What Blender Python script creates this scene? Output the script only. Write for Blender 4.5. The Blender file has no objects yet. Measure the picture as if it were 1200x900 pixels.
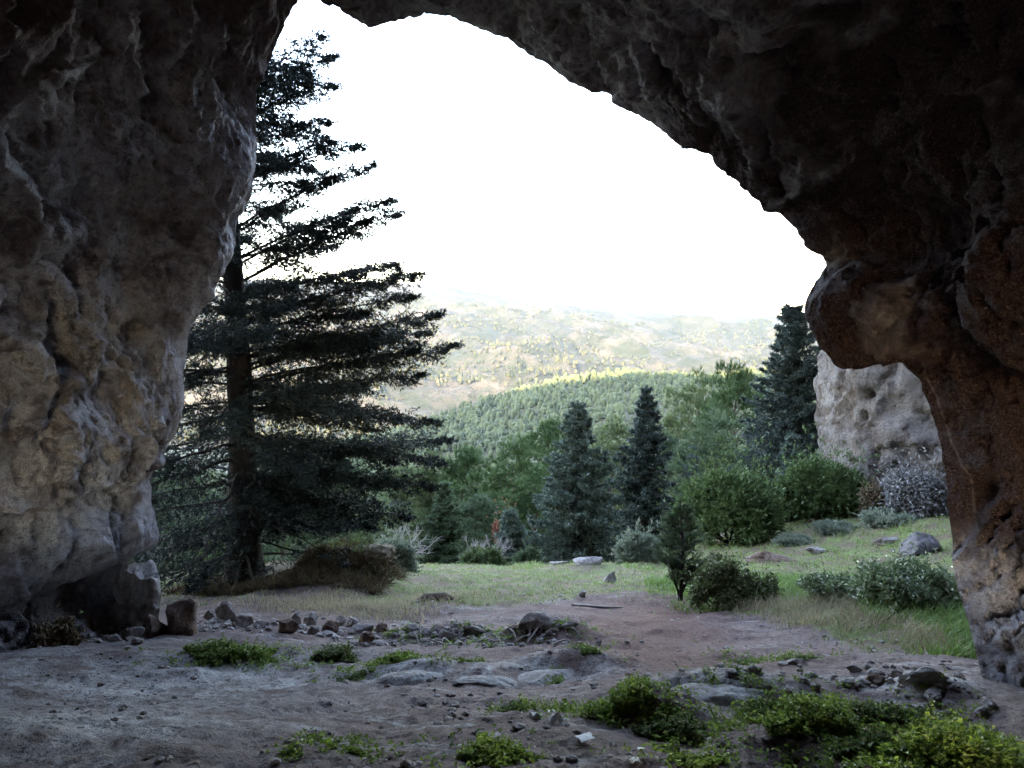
import bpy, bmesh, math, random
import numpy as np
from mathutils import Vector

PI = math.pi
# ------------------------------------------------------------------ camera, world, sun, exposure
FPX = 942.0
PITCH = math.atan(80.0 / FPX)
CAMZ = 1.6
SUN_EL, SUN_AZ = 20.0, 205.0          # elevation; compass angle clockwise from +Y (behind the camera, a little to the right)
scn = bpy.context.scene
COL = scn.collection
cam_d = bpy.data.cameras.new("camera")
cam_d.sensor_width = 36.0
cam_d.lens = 36.0 * FPX / 1200.0
cam_d.clip_start = 0.05
cam_d.clip_end = 30000.0
cam = bpy.data.objects.new("camera", cam_d)
COL.objects.link(cam)
cam.location = (0, 0, CAMZ)
cam.rotation_euler = (PI / 2 - PITCH, 0, 0)
scn.camera = cam
scn.render.resolution_x, scn.render.resolution_y = 1024, 768

world = bpy.data.worlds.new("World")
scn.world = world
world.use_nodes = True
wn = world.node_tree
for n in list(wn.nodes):
    wn.nodes.remove(n)
wout = wn.nodes.new('ShaderNodeOutputWorld')
wbg = wn.nodes.new('ShaderNodeBackground')
wbg.inputs['Strength'].default_value = 0.15
sky = wn.nodes.new('ShaderNodeTexSky')
sky.sky_type = 'NISHITA'
sky.sun_disc = False
sky.sun_elevation = math.radians(SUN_EL)
sky.sun_rotation = math.radians(SUN_AZ)
sky.altitude = 1000
sky.air_density = 1.0
sky.dust_density = 1.0
sky.ozone_density = 0.5
wn.links.new(sky.outputs[0], wbg.inputs[0])
wn.links.new(wbg.outputs[0], wout.inputs[0])

sd = bpy.data.lights.new("sun", 'SUN')
sd.energy = 2.0
sd.angle = math.radians(0.5)
sd.color = (1.0, 0.90, 0.76)
sun = bpy.data.objects.new("sun", sd)
COL.objects.link(sun)
_el, _az = math.radians(SUN_EL), math.radians(SUN_AZ)
SDIR = Vector((math.sin(_az) * math.cos(_el), math.cos(_az) * math.cos(_el), math.sin(_el)))
sun.rotation_euler = SDIR.to_track_quat('Z', 'Y').to_euler()
scn.view_settings.view_transform = 'Standard'
scn.view_settings.look = 'None'
scn.view_settings.exposure = 4.42
scn.view_settings.gamma = 1.0
scn.view_settings.use_white_balance = True          # the camera's own balance, set for shade
scn.view_settings.white_balance_temperature = 7800
scn.view_settings.white_balance_tint = 16
try:
    scn.cycles.max_bounces = 8
    scn.cycles.diffuse_bounces = 5
    scn.cycles.volume_bounces = 0
    scn.cycles.transparent_max_bounces = 8
except Exception:
    pass

# ------------------------------------------------------------------ helpers
_ca, _sa = math.cos(PITCH), math.sin(PITCH)


def ray(px, py):
    u = (px - 600.0) / FPX
    w = -(py - 450.0) / FPX
    y = _ca + w * _sa
    z = -_sa + w * _ca
    return u / y, z / y                # dx/dy, dz/dy


def at(px, py, d):
    a, b = ray(px, py)
    return np.array([a * d, d, CAMZ + b * d])


_prng = np.random.RandomState(7)
_perm = _prng.permutation(256)
_perm = np.concatenate([_perm, _perm, _perm])
_g = _prng.normal(size=(256, 3))
_g /= np.linalg.norm(_g, axis=1)[:, None]


def pnoise(P):
    P = np.asarray(P, dtype=np.float64)
    I = np.floor(P).astype(np.int64)
    F = P - I
    I &= 255
    U = F * F * F * (F * (F * 6 - 15) + 10)
    out = np.zeros(P.shape[0])
    for dx in (0, 1):
        wx = U[:, 0] if dx else 1 - U[:, 0]
        for dy in (0, 1):
            wy = U[:, 1] if dy else 1 - U[:, 1]
            for dz in (0, 1):
                wz = U[:, 2] if dz else 1 - U[:, 2]
                h = _perm[_perm[_perm[(I[:, 0] + dx) & 255] + ((I[:, 1] + dy) & 255)] + ((I[:, 2] + dz) & 255)]
                g = _g[h]
                out += wx * wy * wz * (g[:, 0] * (F[:, 0] - dx) + g[:, 1] * (F[:, 1] - dy) + g[:, 2] * (F[:, 2] - dz))
    return out * 1.5


def fbm(P, f=1.0, octs=4, gain=0.5, ridged=False, off=0.0):
    P = np.asarray(P, dtype=np.float64)
    o = np.zeros(P.shape[0])
    a = 1.0
    for k in range(octs):
        n = pnoise(P * f + off + 17.3 * k)
        if ridged:
            n = 1 - 2 * np.abs(n) * 1.4
        o += a * n
        a *= gain
        f *= 2.03
    return o


def facet(P, f, seed=0):
    """angular relief: every random cell is a tilted flat face"""
    Q = np.asarray(P, float) * f + 0.15 * np.stack([fbm(P, f * 1.5, 2, off=seed + 1), fbm(P, f * 1.5, 2, off=seed + 5), fbm(P, f * 1.5, 2, off=seed + 9)], 1)
    I = np.floor(Q).astype(np.int64)
    best = np.full(len(Q), 1e9); out = np.zeros(len(Q))
    for dx in (-1, 0, 1):
        for dy in (-1, 0, 1):
            for dz in (-1, 0, 1):
                J = I + np.array([dx, dy, dz]); K = J & 255
                h = _perm[_perm[_perm[(K[:, 0] + seed) & 255] + K[:, 1]] + K[:, 2]]
                j = _perm[h]
                c = J + 0.5 + 0.42 * np.stack([_g[h, 0], _g[h, 1], _g[h, 2]], 1)
                D = Q - c
                dd = (D * D).sum(1)
                v = (D * _g[j]).sum(1) + 0.6 * (h / 255.0 - 0.5)
                m = dd < best
                best = np.where(m, dd, best); out = np.where(m, v, out)
    return out


def xyz(x, y, z=0.0):
    x = np.asarray(x, float)
    return np.stack([x, np.broadcast_to(y, x.shape), np.broadcast_to(z, x.shape)], -1).reshape(-1, 3)


def sstep(x, a, b):
    t = np.clip((np.asarray(x, float) - a) / (b - a), 0, 1)
    return t * t * (3 - 2 * t)


def mesh_np(name, V, F, smooth=True, attrs=None):
    V = np.asarray(V, dtype=np.float32)
    F = np.asarray(F, dtype=np.int32)
    me = bpy.data.meshes.new(name)
    n, k = F.shape
    me.vertices.add(len(V))
    me.vertices.foreach_set('co', V.ravel())
    me.loops.add(n * k)
    me.loops.foreach_set('vertex_index', F.ravel())
    me.polygons.add(n)
    me.polygons.foreach_set('loop_start', np.arange(n, dtype=np.int32) * k)
    me.polygons.foreach_set('loop_total', np.full(n, k, dtype=np.int32))
    me.polygons.foreach_set('use_smooth', np.full(n, smooth, dtype=bool))
    me.update(calc_edges=True)
    if attrs:
        for key, val in attrs.items():
            a = me.attributes.new(key, 'FLOAT', 'POINT')
            a.data.foreach_set('value', np.asarray(val, dtype=np.float32))
    return me


def link(name, me, mat=None, parent=None, loc=None, rotz=0.0):
    if mat is not None and len(me.materials) == 0:
        me.materials.append(mat)
    o = bpy.data.objects.new(name, me)
    COL.objects.link(o)
    if parent is not None:
        o.parent = parent
    if loc is not None:
        o.location = [float(c) for c in loc]
    o.rotation_euler = (0, 0, rotz)
    return o


def tag(o, label=None, cat=None, group=None, kind=None):
    if label: o['label'] = label
    if cat: o['category'] = cat
    if group: o['group'] = group
    if kind: o['kind'] = kind
    return o


def empty(name, loc, rotz=0.0):
    o = bpy.data.objects.new(name, None)
    o.empty_display_size = 0.2
    COL.objects.link(o)
    o.location = [float(c) for c in loc]
    o.rotation_euler = (0, 0, rotz)
    return o


def grid_faces(nu, nv):
    i = np.arange(nu - 1)[:, None] * nv + np.arange(nv - 1)[None, :]
    i = i.ravel()
    return np.stack([i, i + 1, i + nv + 1, i + nv], 1)


def merge(parts):
    Vs, Fs, o = [], [], 0
    for V, F in parts:
        if len(V) == 0:
            continue
        Vs.append(V); Fs.append(F + o); o += len(V)
    return np.concatenate(Vs), np.concatenate(Fs)


def tube(pts, rads, n=7, cap=True):
    """tapered tube of quads along a polyline"""
    pts = np.asarray(pts, float); rads = np.asarray(rads, float)
    m = len(pts)
    T = np.gradient(pts, axis=0)
    T /= np.linalg.norm(T, axis=1)[:, None] + 1e-9
    ref = np.array([0.31, 0.22, 0.92]) if abs(T[0][2]) < 0.8 else np.array([0.93, 0.3, 0.1])
    A = np.cross(T, ref); A /= np.linalg.norm(A, axis=1)[:, None] + 1e-9
    B = np.cross(T, A)
    th = np.arange(n) / n * 2 * PI
    V = (pts[:, None, :] + rads[:, None, None] * (np.cos(th)[None, :, None] * A[:, None, :] + np.sin(th)[None, :, None] * B[:, None, :])).reshape(-1, 3)
    F = []
    for i in range(m - 1):
        for j in range(n):
            F.append((i * n + j, i * n + (j + 1) % n, (i + 1) * n + (j + 1) % n, (i + 1) * n + j))
    return V, np.array(F)


def perp(D):
    ref = np.where(np.abs(D[:, 2:3]) < 0.9, np.array([[0, 0, 1.0]]), np.array([[1.0, 0, 0]]))
    A = np.cross(D, ref); A /= np.linalg.norm(A, axis=1)[:, None] + 1e-9
    B = np.cross(D, A)
    return A, B


def needles(P, D, LT, n, L, W, spread, rng, flat=0.0):
    """n needle triangles on each twig that starts at P and runs along D for LT metres"""
    m = len(P)
    D = D / (np.linalg.norm(D, axis=1)[:, None] + 1e-9)
    LT = np.broadcast_to(LT, (m,))
    idx = np.repeat(np.arange(m), n)
    u = rng.rand(m * n) ** 0.8
    ph = rng.rand(m * n) * 2 * PI
    A, B = perp(D)
    base = P[idx] + D[idx] * (LT[idx] * u)[:, None]
    sp = spread * (0.6 + 0.8 * rng.rand(m * n))
    rad = A[idx] * np.cos(ph)[:, None] + B[idx] * (np.sin(ph) * (1 - flat))[:, None]
    d = D[idx] * np.cos(sp)[:, None] + rad * np.sin(sp)[:, None]
    d /= np.linalg.norm(d, axis=1)[:, None] + 1e-9
    r2 = rng.normal(size=(m * n, 3))
    s = np.cross(d, r2); s /= np.linalg.norm(s, axis=1)[:, None] + 1e-9
    l = (L * (0.7 + 0.6 * rng.rand(m * n)))[:, None]
    w = W * 0.5
    V = np.stack([base - s * w, base + s * w, base + d * l], 1).reshape(-1, 3)
    F = np.arange(m * n * 3).reshape(-1, 3)
    return V, F


def leaves(P, N, D, L, W, rng, fold=0.25):
    """folded leaf (two quads -> 4 tris as 2 quads) at P growing along D, facing N"""
    m = len(P)
    D = D / (np.linalg.norm(D, axis=1)[:, None] + 1e-9)
    S = np.cross(D, N); S /= np.linalg.norm(S, axis=1)[:, None] + 1e-9
    Nn = np.cross(S, D)
    L = np.broadcast_to(L, (m,))[:, None]; W = np.broadcast_to(W, (m,))[:, None]
    mid = P + D * L * 0.5
    a = P
    b = mid + S * W * 0.5 + Nn * W * fold
    c = P + D * L - Nn * L * 0.15
    d = mid - S * W * 0.5 + Nn * W * fold
    V = np.stack([a, b, c, d], 1).reshape(-1, 3)
    k = np.arange(m)[:, None] * 4
    F = np.concatenate([k + np.array([[0, 1, 2]]), k + np.array([[0, 2, 3]])])
    return V, F


# ------------------------------------------------------------------ materials
def new_mat(name):
    m = bpy.data.materials.new(name)
    m.use_nodes = True
    nt = m.node_tree
    for n in list(nt.nodes):
        nt.nodes.remove(n)
    return m, nt


class NB:
    def __init__(s, nt): s.nt = nt
    def n(s, t, **kw):
        x = s.nt.nodes.new(t)
        for k, v in kw.items(): setattr(x, k, v)
        return x
    def l(s, a, b): s.nt.links.new(a, b)
    def val(s, sock, v):
        if hasattr(v, 'is_output') or isinstance(v, bpy.types.NodeSocket): s.l(v, sock)
        else: sock.default_value = v
    def noise(s, vec, scale, detail=4, rough=0.55, dist=0.0):
        x = s.n('ShaderNodeTexNoise'); s.l(vec, x.inputs['Vector'])
        x.inputs['Scale'].default_value = scale; x.inputs['Detail'].default_value = detail
        x.inputs['Roughness'].default_value = rough; x.inputs['Distortion'].default_value = dist
        return x.outputs['Fac']
    def vor(s, vec, scale, feature='F1', rnd=1.0):
        x = s.n('ShaderNodeTexVoronoi', feature=feature); s.l(vec, x.inputs['Vector'])
        x.inputs['Scale'].default_value = scale; x.inputs['Randomness'].default_value = rnd
        return x.outputs['Distance']
    def ramp(s, fac, stops):
        x = s.n('ShaderNodeValToRGB'); s.val(x.inputs[0], fac)
        e = x.color_ramp.elements
        while len(e) < len(stops): e.new(0.5)
        for i, (p, c) in enumerate(stops):
            e[i].position = p
            e[i].color = (*c, 1) if isinstance(c, (tuple, list)) else (c, c, c, 1)
        return x.outputs[0]
    def mix(s, fac, a, b, blend='MIX'):
        x = s.n('ShaderNodeMix', data_type='RGBA', blend_type=blend)
        s.val(x.inputs[0], fac)
        for sock, v in ((x.inputs[6], a), (x.inputs[7], b)):
            if isinstance(v, (tuple, list)): sock.default_value = (*v, 1)
            else: s.l(v, sock)
        return x.outputs[2]
    def math(s, op, a, b=0.0, clamp=False):
        x = s.n('ShaderNodeMath', operation=op, use_clamp=clamp)
        s.val(x.inputs[0], a); s.val(x.inputs[1], b)
        return x.outputs[0]
    def attr(s, name):
        return s.n('ShaderNodeAttribute', attribute_name=name).outputs['Fac']
    def mapping(s, vec, scale):
        x = s.n('ShaderNodeMapping'); s.l(vec, x.inputs[0]); x.inputs['Scale'].default_value = scale
        return x.outputs[0]


def finish(b, col, rough=0.9, bump=None, bstr=0.5, bdist=0.02, spec=0.25, trans=0.0, tcol=None):
    out = b.n('ShaderNodeOutputMaterial')
    p = b.n('ShaderNodeBsdfPrincipled')
    b.val(p.inputs['Base Color'], col if not isinstance(col, tuple) else (*col, 1))
    b.val(p.inputs['Roughness'], rough)
    p.inputs['Specular IOR Level'].default_value = spec
    if bump is not None:
        bn = b.n('ShaderNodeBump')
        bn.inputs['Strength'].default_value = bstr
        bn.inputs['Distance'].default_value = bdist
        b.l(bump, bn.inputs['Height'])
        b.l(bn.outputs[0], p.inputs['Normal'])
    if trans > 0:
        t = b.n('ShaderNodeBsdfTranslucent')
        b.val(t.inputs[0], tcol if tcol is not None else col)
        m = b.n('ShaderNodeMixShader'); m.inputs[0].default_value = trans
        b.l(p.outputs[0], m.inputs[1]); b.l(t.outputs[0], m.inputs[2])
        b.l(m.outputs[0], out.inputs[0])
    else:
        b.l(p.outputs[0], out.inputs[0])


def obj_coord(b):
    return b.n('ShaderNodeTexCoord').outputs['Object']


def rock_material(name, pale, mid, dark, ochre, scale=1.0, use_attr=False, bs=0.6, soot_shade=(0.028, 0.022, 0.024), red=(0.115, 0.058, 0.045)):
    m, nt = new_mat(name); b = NB(nt)
    oc = obj_coord(b)
    big = b.noise(oc, 0.7 * scale, 5, 0.6, 0.4)
    med = b.noise(oc, 2.6 * scale, 6, 0.65, 0.6)
    fine = b.noise(oc, 14 * scale, 6, 0.7)
    grit = b.noise(oc, 70 * scale, 3, 0.7)
    streak = b.noise(b.mapping(oc, (1.6 * scale, 1.6 * scale, 0.22 * scale)), 1.5, 5, 0.6, 0.5)
    c = b.mix(b.ramp(big, [(0.35, 0.0), (0.65, 1.0)]), mid, pale)
    c = b.mix(b.ramp(med, [(0.38, 1.0), (0.55, 0.0)]), c, dark)
    c = b.mix(b.math('MULTIPLY', b.ramp(streak, [(0.50, 0.0), (0.60, 1.0)]), 0.7), c, pale)
    c = b.mix(b.math('MULTIPLY', b.ramp(b.noise(oc, 1.3 * scale, 5, 0.6, 0.8), [(0.54, 0.0), (0.70, 1.0)]), 0.5), c, ochre)
    c = b.mix(b.ramp(fine, [(0.34, 0.75), (0.5, 0.0)]), c, dark)
    c = b.mix(b.ramp(fine, [(0.55, 0.0), (0.7, 0.5)]), c, pale)
    if use_attr:
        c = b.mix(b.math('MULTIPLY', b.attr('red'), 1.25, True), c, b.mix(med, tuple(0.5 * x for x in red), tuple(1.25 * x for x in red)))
        c = b.mix(b.math('MULTIPLY', b.attr('soot_shade'), 0.92, True), c, b.mix(fine, soot_shade, tuple(2.2 * x for x in soot_shade)))
        c = b.mix(b.math('MULTIPLY', b.attr('ochre'), b.ramp(med, [(0.35, 0.2), (0.6, 1.0)])), c, ochre)
        c = b.mix(b.math('MULTIPLY', b.attr('vein'), 0.9, True), c, tuple(min(1, x * 1.15) for x in pale))
    # pits and cracks: dark recesses in the relief
    v = b.vor(oc, 5.5 * scale)
    pit = b.ramp(v, [(0.05, 0.0), (0.22, 1.0)])
    pm = b.ramp(b.noise(oc, 1.9 * scale, 3), [(0.45, 1.0), (0.56, 0.0)])
    pit2 = b.math('MAXIMUM', pit, pm)
    h = b.math('ADD', b.math('MULTIPLY', med, 1.6), b.math('MULTIPLY', fine, 1.25))
    h = b.math('ADD', h, b.math('MULTIPLY', grit, 0.42))
    h = b.math('ADD', h, b.math('MULTIPLY', pit2, 0.55))
    cr = b.ramp(b.vor(b.mapping(b.n('ShaderNodeVectorMath', operation='ADD').outputs[0] if False else oc, (1, 1, 0.6)), 2.1 * scale, 'DISTANCE_TO_EDGE'), [(0.0, 0.0), (0.035, 1.0)])
    crm = b.ramp(b.noise(oc, 1.1 * scale, 3, 0.6), [(0.5, 1.0), (0.58, 0.0)])
    h = b.math('ADD', h, b.math('MULTIPLY', b.math('MAXIMUM', cr, crm), 0.25))
    po = b.ramp(b.vor(oc, 21 * scale), [(0.10, 0.0), (0.26, 1.0)])
    pom = b.ramp(b.noise(oc, 3.1 * scale, 3, 0.6), [(0.46, 1.0), (0.56, 0.0)])
    po2 = b.math('MAXIMUM', po, pom)
    h = b.math('ADD', h, b.math('MULTIPLY', po2, 0.22))
    c = b.mix(b.ramp(po2, [(0.0, 0.6), (0.7, 0.0)]), c, dark)
    c = b.mix(b.ramp(grit, [(0.36, 0.5), (0.5, 0.0)]), c, dark)
    c = b.mix(b.ramp(pit2, [(0.0, 0.55), (0.6, 0.0)]), c, dark)
    finish(b, c, 0.93, h, bs, 0.075 / scale, 0.15)
    return m


def foliage_mat(name, c1, c2, scale=1.5, trans=0.25, rough=0.6, c3=None, spec=0.3):
    m, nt = new_mat(name); b = NB(nt)
    oc = obj_coord(b)
    n1 = b.noise(oc, scale, 3, 0.6)
    geo = b.n('ShaderNodeNewGeometry')
    rnd = geo.outputs['Random Per Island']
    oi = b.n('ShaderNodeObjectInfo').outputs['Random']
    f = b.math('ADD', b.math('MULTIPLY', n1, 0.7), b.math('MULTIPLY', rnd, 0.45))
    f = b.math('ADD', f, b.math('MULTIPLY', b.math('SUBTRACT', oi, 0.5), 0.3))
    c = b.ramp(f, [(0.3, c1), (0.8, c2)])
    if c3 is not None:
        c = b.mix(b.ramp(rnd, [(0.86, 0.0), (0.9, 1.0)]), c, c3)
    finish(b, c, rough, None, spec=spec, trans=trans)
    return m


def simple_mat(name, c1, c2, scale=6.0, rough=0.9, bs=0.5, bd=0.01, stretch=(1, 1, 1)):
    m, nt = new_mat(name); b = NB(nt)
    oc = b.mapping(obj_coord(b), stretch)
    n1 = b.noise(oc, scale, 6, 0.65, 0.3)
    n2 = b.noise(oc, scale * 6, 4, 0.7)
    c = b.mix(b.ramp(n1, [(0.3, 0.0), (0.7, 1.0)]), c1, c2)
    c = b.mix(b.ramp(n2, [(0.3, 0.4), (0.5, 0.0)]), c, tuple(x * 0.4 for x in c1))
    finish(b, c, rough, b.math('ADD', n1, b.math('MULTIPLY', n2, 0.4)), bs, bd, 0.2)
    return m


M_cave = rock_material('cave_rock', (0.45, 0.455, 0.50), (0.31, 0.305, 0.34), (0.12, 0.10, 0.105), (0.29, 0.245, 0.20), 1.0, True, 0.8, (0.050, 0.033, 0.036), (0.027, 0.0145, 0.0155))  # near-black red tone also paints in shade on the right leg and nose
M_cliff = rock_material('cliff_rock', (0.30, 0.272, 0.255), (0.225, 0.195, 0.18), (0.11, 0.085, 0.075), (0.25, 0.175, 0.13), 0.9, False, 1.0)
M_stone = rock_material('stone', (0.46, 0.43, 0.42), (0.34, 0.31, 0.30), (0.15, 0.12, 0.11), (0.28, 0.20, 0.15), 3.0, False, 0.7)
M_brown = rock_material('brown_stone', (0.36, 0.28, 0.24), (0.24, 0.155, 0.12), (0.10, 0.06, 0.045), (0.26, 0.15, 0.10), 2.6, False, 0.7)
M_darkrock = rock_material('dark_rock', (0.20, 0.185, 0.19), (0.12, 0.11, 0.115), (0.05, 0.045, 0.045), (0.14, 0.12, 0.10), 3.5, False, 0.9)
M_pale = rock_material('pale_bedrock', (0.46, 0.45, 0.445), (0.36, 0.34, 0.335), (0.18, 0.155, 0.15), (0.32, 0.27, 0.23), 2.2, False, 0.6)
M_bark = simple_mat('bark', (0.022, 0.018, 0.016), (0.055, 0.044, 0.040), 9, 0.95, 0.9, 0.03, (1, 1, 0.25))
M_bark2 = simple_mat('pine_bark', (0.09, 0.065, 0.05), (0.17, 0.13, 0.11), 9, 0.95, 0.9, 0.03, (1, 1, 0.25))
M_dead = simple_mat('dead_wood', (0.25, 0.22, 0.21), (0.38, 0.35, 0.33), 9, 0.9, 0.5, 0.01, (1, 1, 0.25))
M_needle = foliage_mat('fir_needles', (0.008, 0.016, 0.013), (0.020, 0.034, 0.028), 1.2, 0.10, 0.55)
M_fir = foliage_mat('silver_fir_needles', (0.040, 0.066, 0.050), (0.105, 0.148, 0.112), 1.0, 0.12, 0.6, (0.22, 0.27, 0.23))
M_fir2 = foliage_mat('dark_fir_needles', (0.028, 0.048, 0.042), (0.070, 0.100, 0.085), 1.0, 0.12, 0.6, (0.17, 0.215, 0.18))
M_pine = foliage_mat('pine_needles', (0.026, 0.062, 0.022), (0.092, 0.150, 0.052), 0.8, 0.25, 0.55)
M_pine2 = foliage_mat('pale_pine_needles', (0.052, 0.085, 0.034), (0.14, 0.18, 0.080), 0.8, 0.25, 0.55)
M_pine3 = foliage_mat('bluish_pine_needles', (0.035, 0.066, 0.034), (0.095, 0.140, 0.070), 0.8, 0.2, 0.55)
M_juniper = foliage_mat('juniper_foliage', (0.045, 0.085, 0.028), (0.125, 0.185, 0.065), 1.6, 0.15, 0.55)
M_weed = foliage_mat('weed_leaves', (0.085, 0.155, 0.025), (0.24, 0.35, 0.068), 3.0, 0.35, 0.5, (0.29, 0.35, 0.13), 0.35)
M_grass = foliage_mat('grass_blades', (0.10, 0.18, 0.040), (0.26, 0.34, 0.11), 1.2, 0.3, 0.6, (0.30, 0.26, 0.15))
M_grass2 = foliage_mat('lush_grass_blades', (0.08, 0.15, 0.03), (0.18, 0.28, 0.07), 1.2, 0.3, 0.6)
M_dry = foliage_mat('dry_grass_blades', (0.24, 0.20, 0.12), (0.44, 0.38, 0.25), 1.2, 0.3, 0.7)
M_bramble = foliage_mat('bramble_leaves', (0.05, 0.095, 0.035), (0.24, 0.31, 0.17), 2.0, 0.2, 0.4, (0.50, 0.54, 0.42), 0.6)
M_shrub = foliage_mat('shrub_leaves', (0.06, 0.085, 0.03), (0.17, 0.20, 0.085), 2.0, 0.25, 0.5, (0.36, 0.38, 0.26))
M_grey = foliage_mat('grey_green_leaves', (0.13, 0.16, 0.115), (0.27, 0.31, 0.23), 2.0, 0.2, 0.6)
M_silver = foliage_mat('silver_leaves', (0.16, 0.155, 0.15), (0.36, 0.35, 0.35), 2.0, 0.1, 0.6)
M_russet = foliage_mat('russet_leaves', (0.20, 0.075, 0.05), (0.33, 0.14, 0.09), 2.0, 0.2, 0.6)
M_litter = foliage_mat('leaf_litter', (0.09, 0.062, 0.046), (0.25, 0.18, 0.11), 4.0, 0.0, 0.9, (0.13, 0.17, 0.06))
M_farwood = foliage_mat('far_wood_foliage', (0.016, 0.026, 0.012), (0.072, 0.088, 0.038), 0.012, 0.0, 0.8)
M_white = simple_mat('white_paper', (0.75, 0.75, 0.74), (0.85, 0.85, 0.85), 20, 0.8, 0.4, 0.005)

# ------------------------------------------------------------------ terrain
_pd = [(-60, 0.6), (-8, 0.25), (0, 0.0)] + [(d, at(600, r, d)[2]) for r, d in
       [(898, 3.0), (862, 3.6), (822, 4.6), (782, 6.0), (741, 8.0), (716, 9.6), (692, 11.5), (674, 14.0), (664, 16.5)]] + [(24, -5.0), (60, -10.5)]
_py = np.linspace(-60, 60, 2401)
_pz = np.interp(_py, [p[0] for p in _pd], [p[1] for p in _pd])
_k = np.hanning(25); _k /= _k.sum()
_pz = np.convolve(np.pad(_pz, 12, mode='edge'), _k, mode='valid')

HUMPS = []   # x, y, rx, ry, h, rot


def ground_base(x, y):
    x = np.asarray(x, float); y = np.asarray(y, float)
    yc = 16.5 + 7.5 * sstep(x, 2, 7) - 2.5 * sstep(-x, 1.5, 4.5)
    yy = np.minimum(y, yc)
    z = np.interp(yy, _py, _pz)
    u = np.maximum(y - yc, 0)
    z = z - np.where(u < 80, 0.35 * u - 0.6 * (1 - np.exp(-u / 1.7)) * 0, 28 + 0.18 * (u - 80))
    z = z + 0.95 * sstep(x, 5, 11) * sstep(y, 10, 19)
    # gentle bank on the right of the terrace
    z = z + 0.35 * np.exp(-((x - 4.6) / 1.3) ** 2 - ((y - 9.3) / 2.0) ** 2)
    return z


def ground(x, y, fine=True):
    x = np.asarray(x, float).ravel(); y = np.asarray(y, float).ravel()
    z = ground_base(x, y)
    r = np.hypot(x, y)
    P = np.stack([x, y, np.zeros_like(x)], 1)
    near = np.exp(-(r / 40) ** 2)
    z = z + 0.10 * fbm(P, 0.45, 3) * near
    z = z + (1.6 * fbm(P, 0.03, 4)) * sstep(r, 25, 80)
    if fine:
        z = z + near * (0.035 * fbm(P, 1.9, 4, 0.55, off=3.1))
        z = z + np.exp(-(r / 16) ** 2) * (0.012 * fbm(P, 11, 3, 0.6, off=9.1) + 0.02 * np.maximum(fbm(P, 5.0, 2, 0.5, off=5.5) - 0.25, 0))
    for (hx, hy, rx, ry, h, rot) in HUMPS:
        c, s = math.cos(rot), math.sin(rot)
        dx, dy = x - hx, y - hy
        a = (c * dx + s * dy) / rx; b = (-s * dx + c * dy) / ry
        q = a * a + b * b
        z = z + h * np.exp(-q ** 1.4)
    return z


def hit(px, py, dmin=2.0, dmax=60.0):
    """where the sight line of a photo pixel meets the ground"""
    a, b = ray(px, py)
    d = np.linspace(dmin, dmax, 2400)
    g = ground_base(a * d, d)
    for (hx, hy, rx, ry, h, rot) in HUMPS:
        c, s = math.cos(rot), math.sin(rot)
        dx, dy = a * d - hx, d - hy
        q = ((c * dx + s * dy) / rx) ** 2 + ((-s * dx + c * dy) / ry) ** 2
        g = g + h * np.exp(-q ** 1.4)
    m = np.nonzero(CAMZ + b * d <= g)[0]
    dd = d[m[0]] if len(m) else dmax
    x, y = a * dd, dd
    return np.array([x, y, float(ground([x], [y])[0])])


def hump_at(px, py, wpx, ry, h, rot=0.0):
    p = hit(px, py)
    HUMPS.append((p[0], p[1], wpx / FPX * p[1], ry, h, rot))


_h = []
for args in [(655, 782, 85, 0.30, 0.13, 0.1), (478, 785, 70, 0.28, 0.12, -0.1), (545, 790, 60, 0.25, 0.07, 0.2),
             (835, 818, 110, 0.32, 0.17, -0.15), (1000, 850, 110, 0.3, 0.12, -0.25),
             (520, 742, 70, 0.30, 0.15, 0.05), (640, 748, 60, 0.26, 0.16, -0.2),
             (395, 688, 70, 1.0, 0.28, 0.1), (690, 668, 45, 0.7, 0.10, 0),
             (770, 840, 60, 0.22, 0.12, 0.2), (255, 772, 50, 0.2, 0.05, 0),
             (930, 892, 75, 0.28, -0.12, -0.2), (1085, 815, 50, 0.25, 0.08, 0)]:
    _h.append((hit(args[0], args[1]), args))
for p, args in _h:
    HUMPS.append((p[0], p[1], args[2] / FPX * p[1], args[3], args[4], args[5]))


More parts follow.
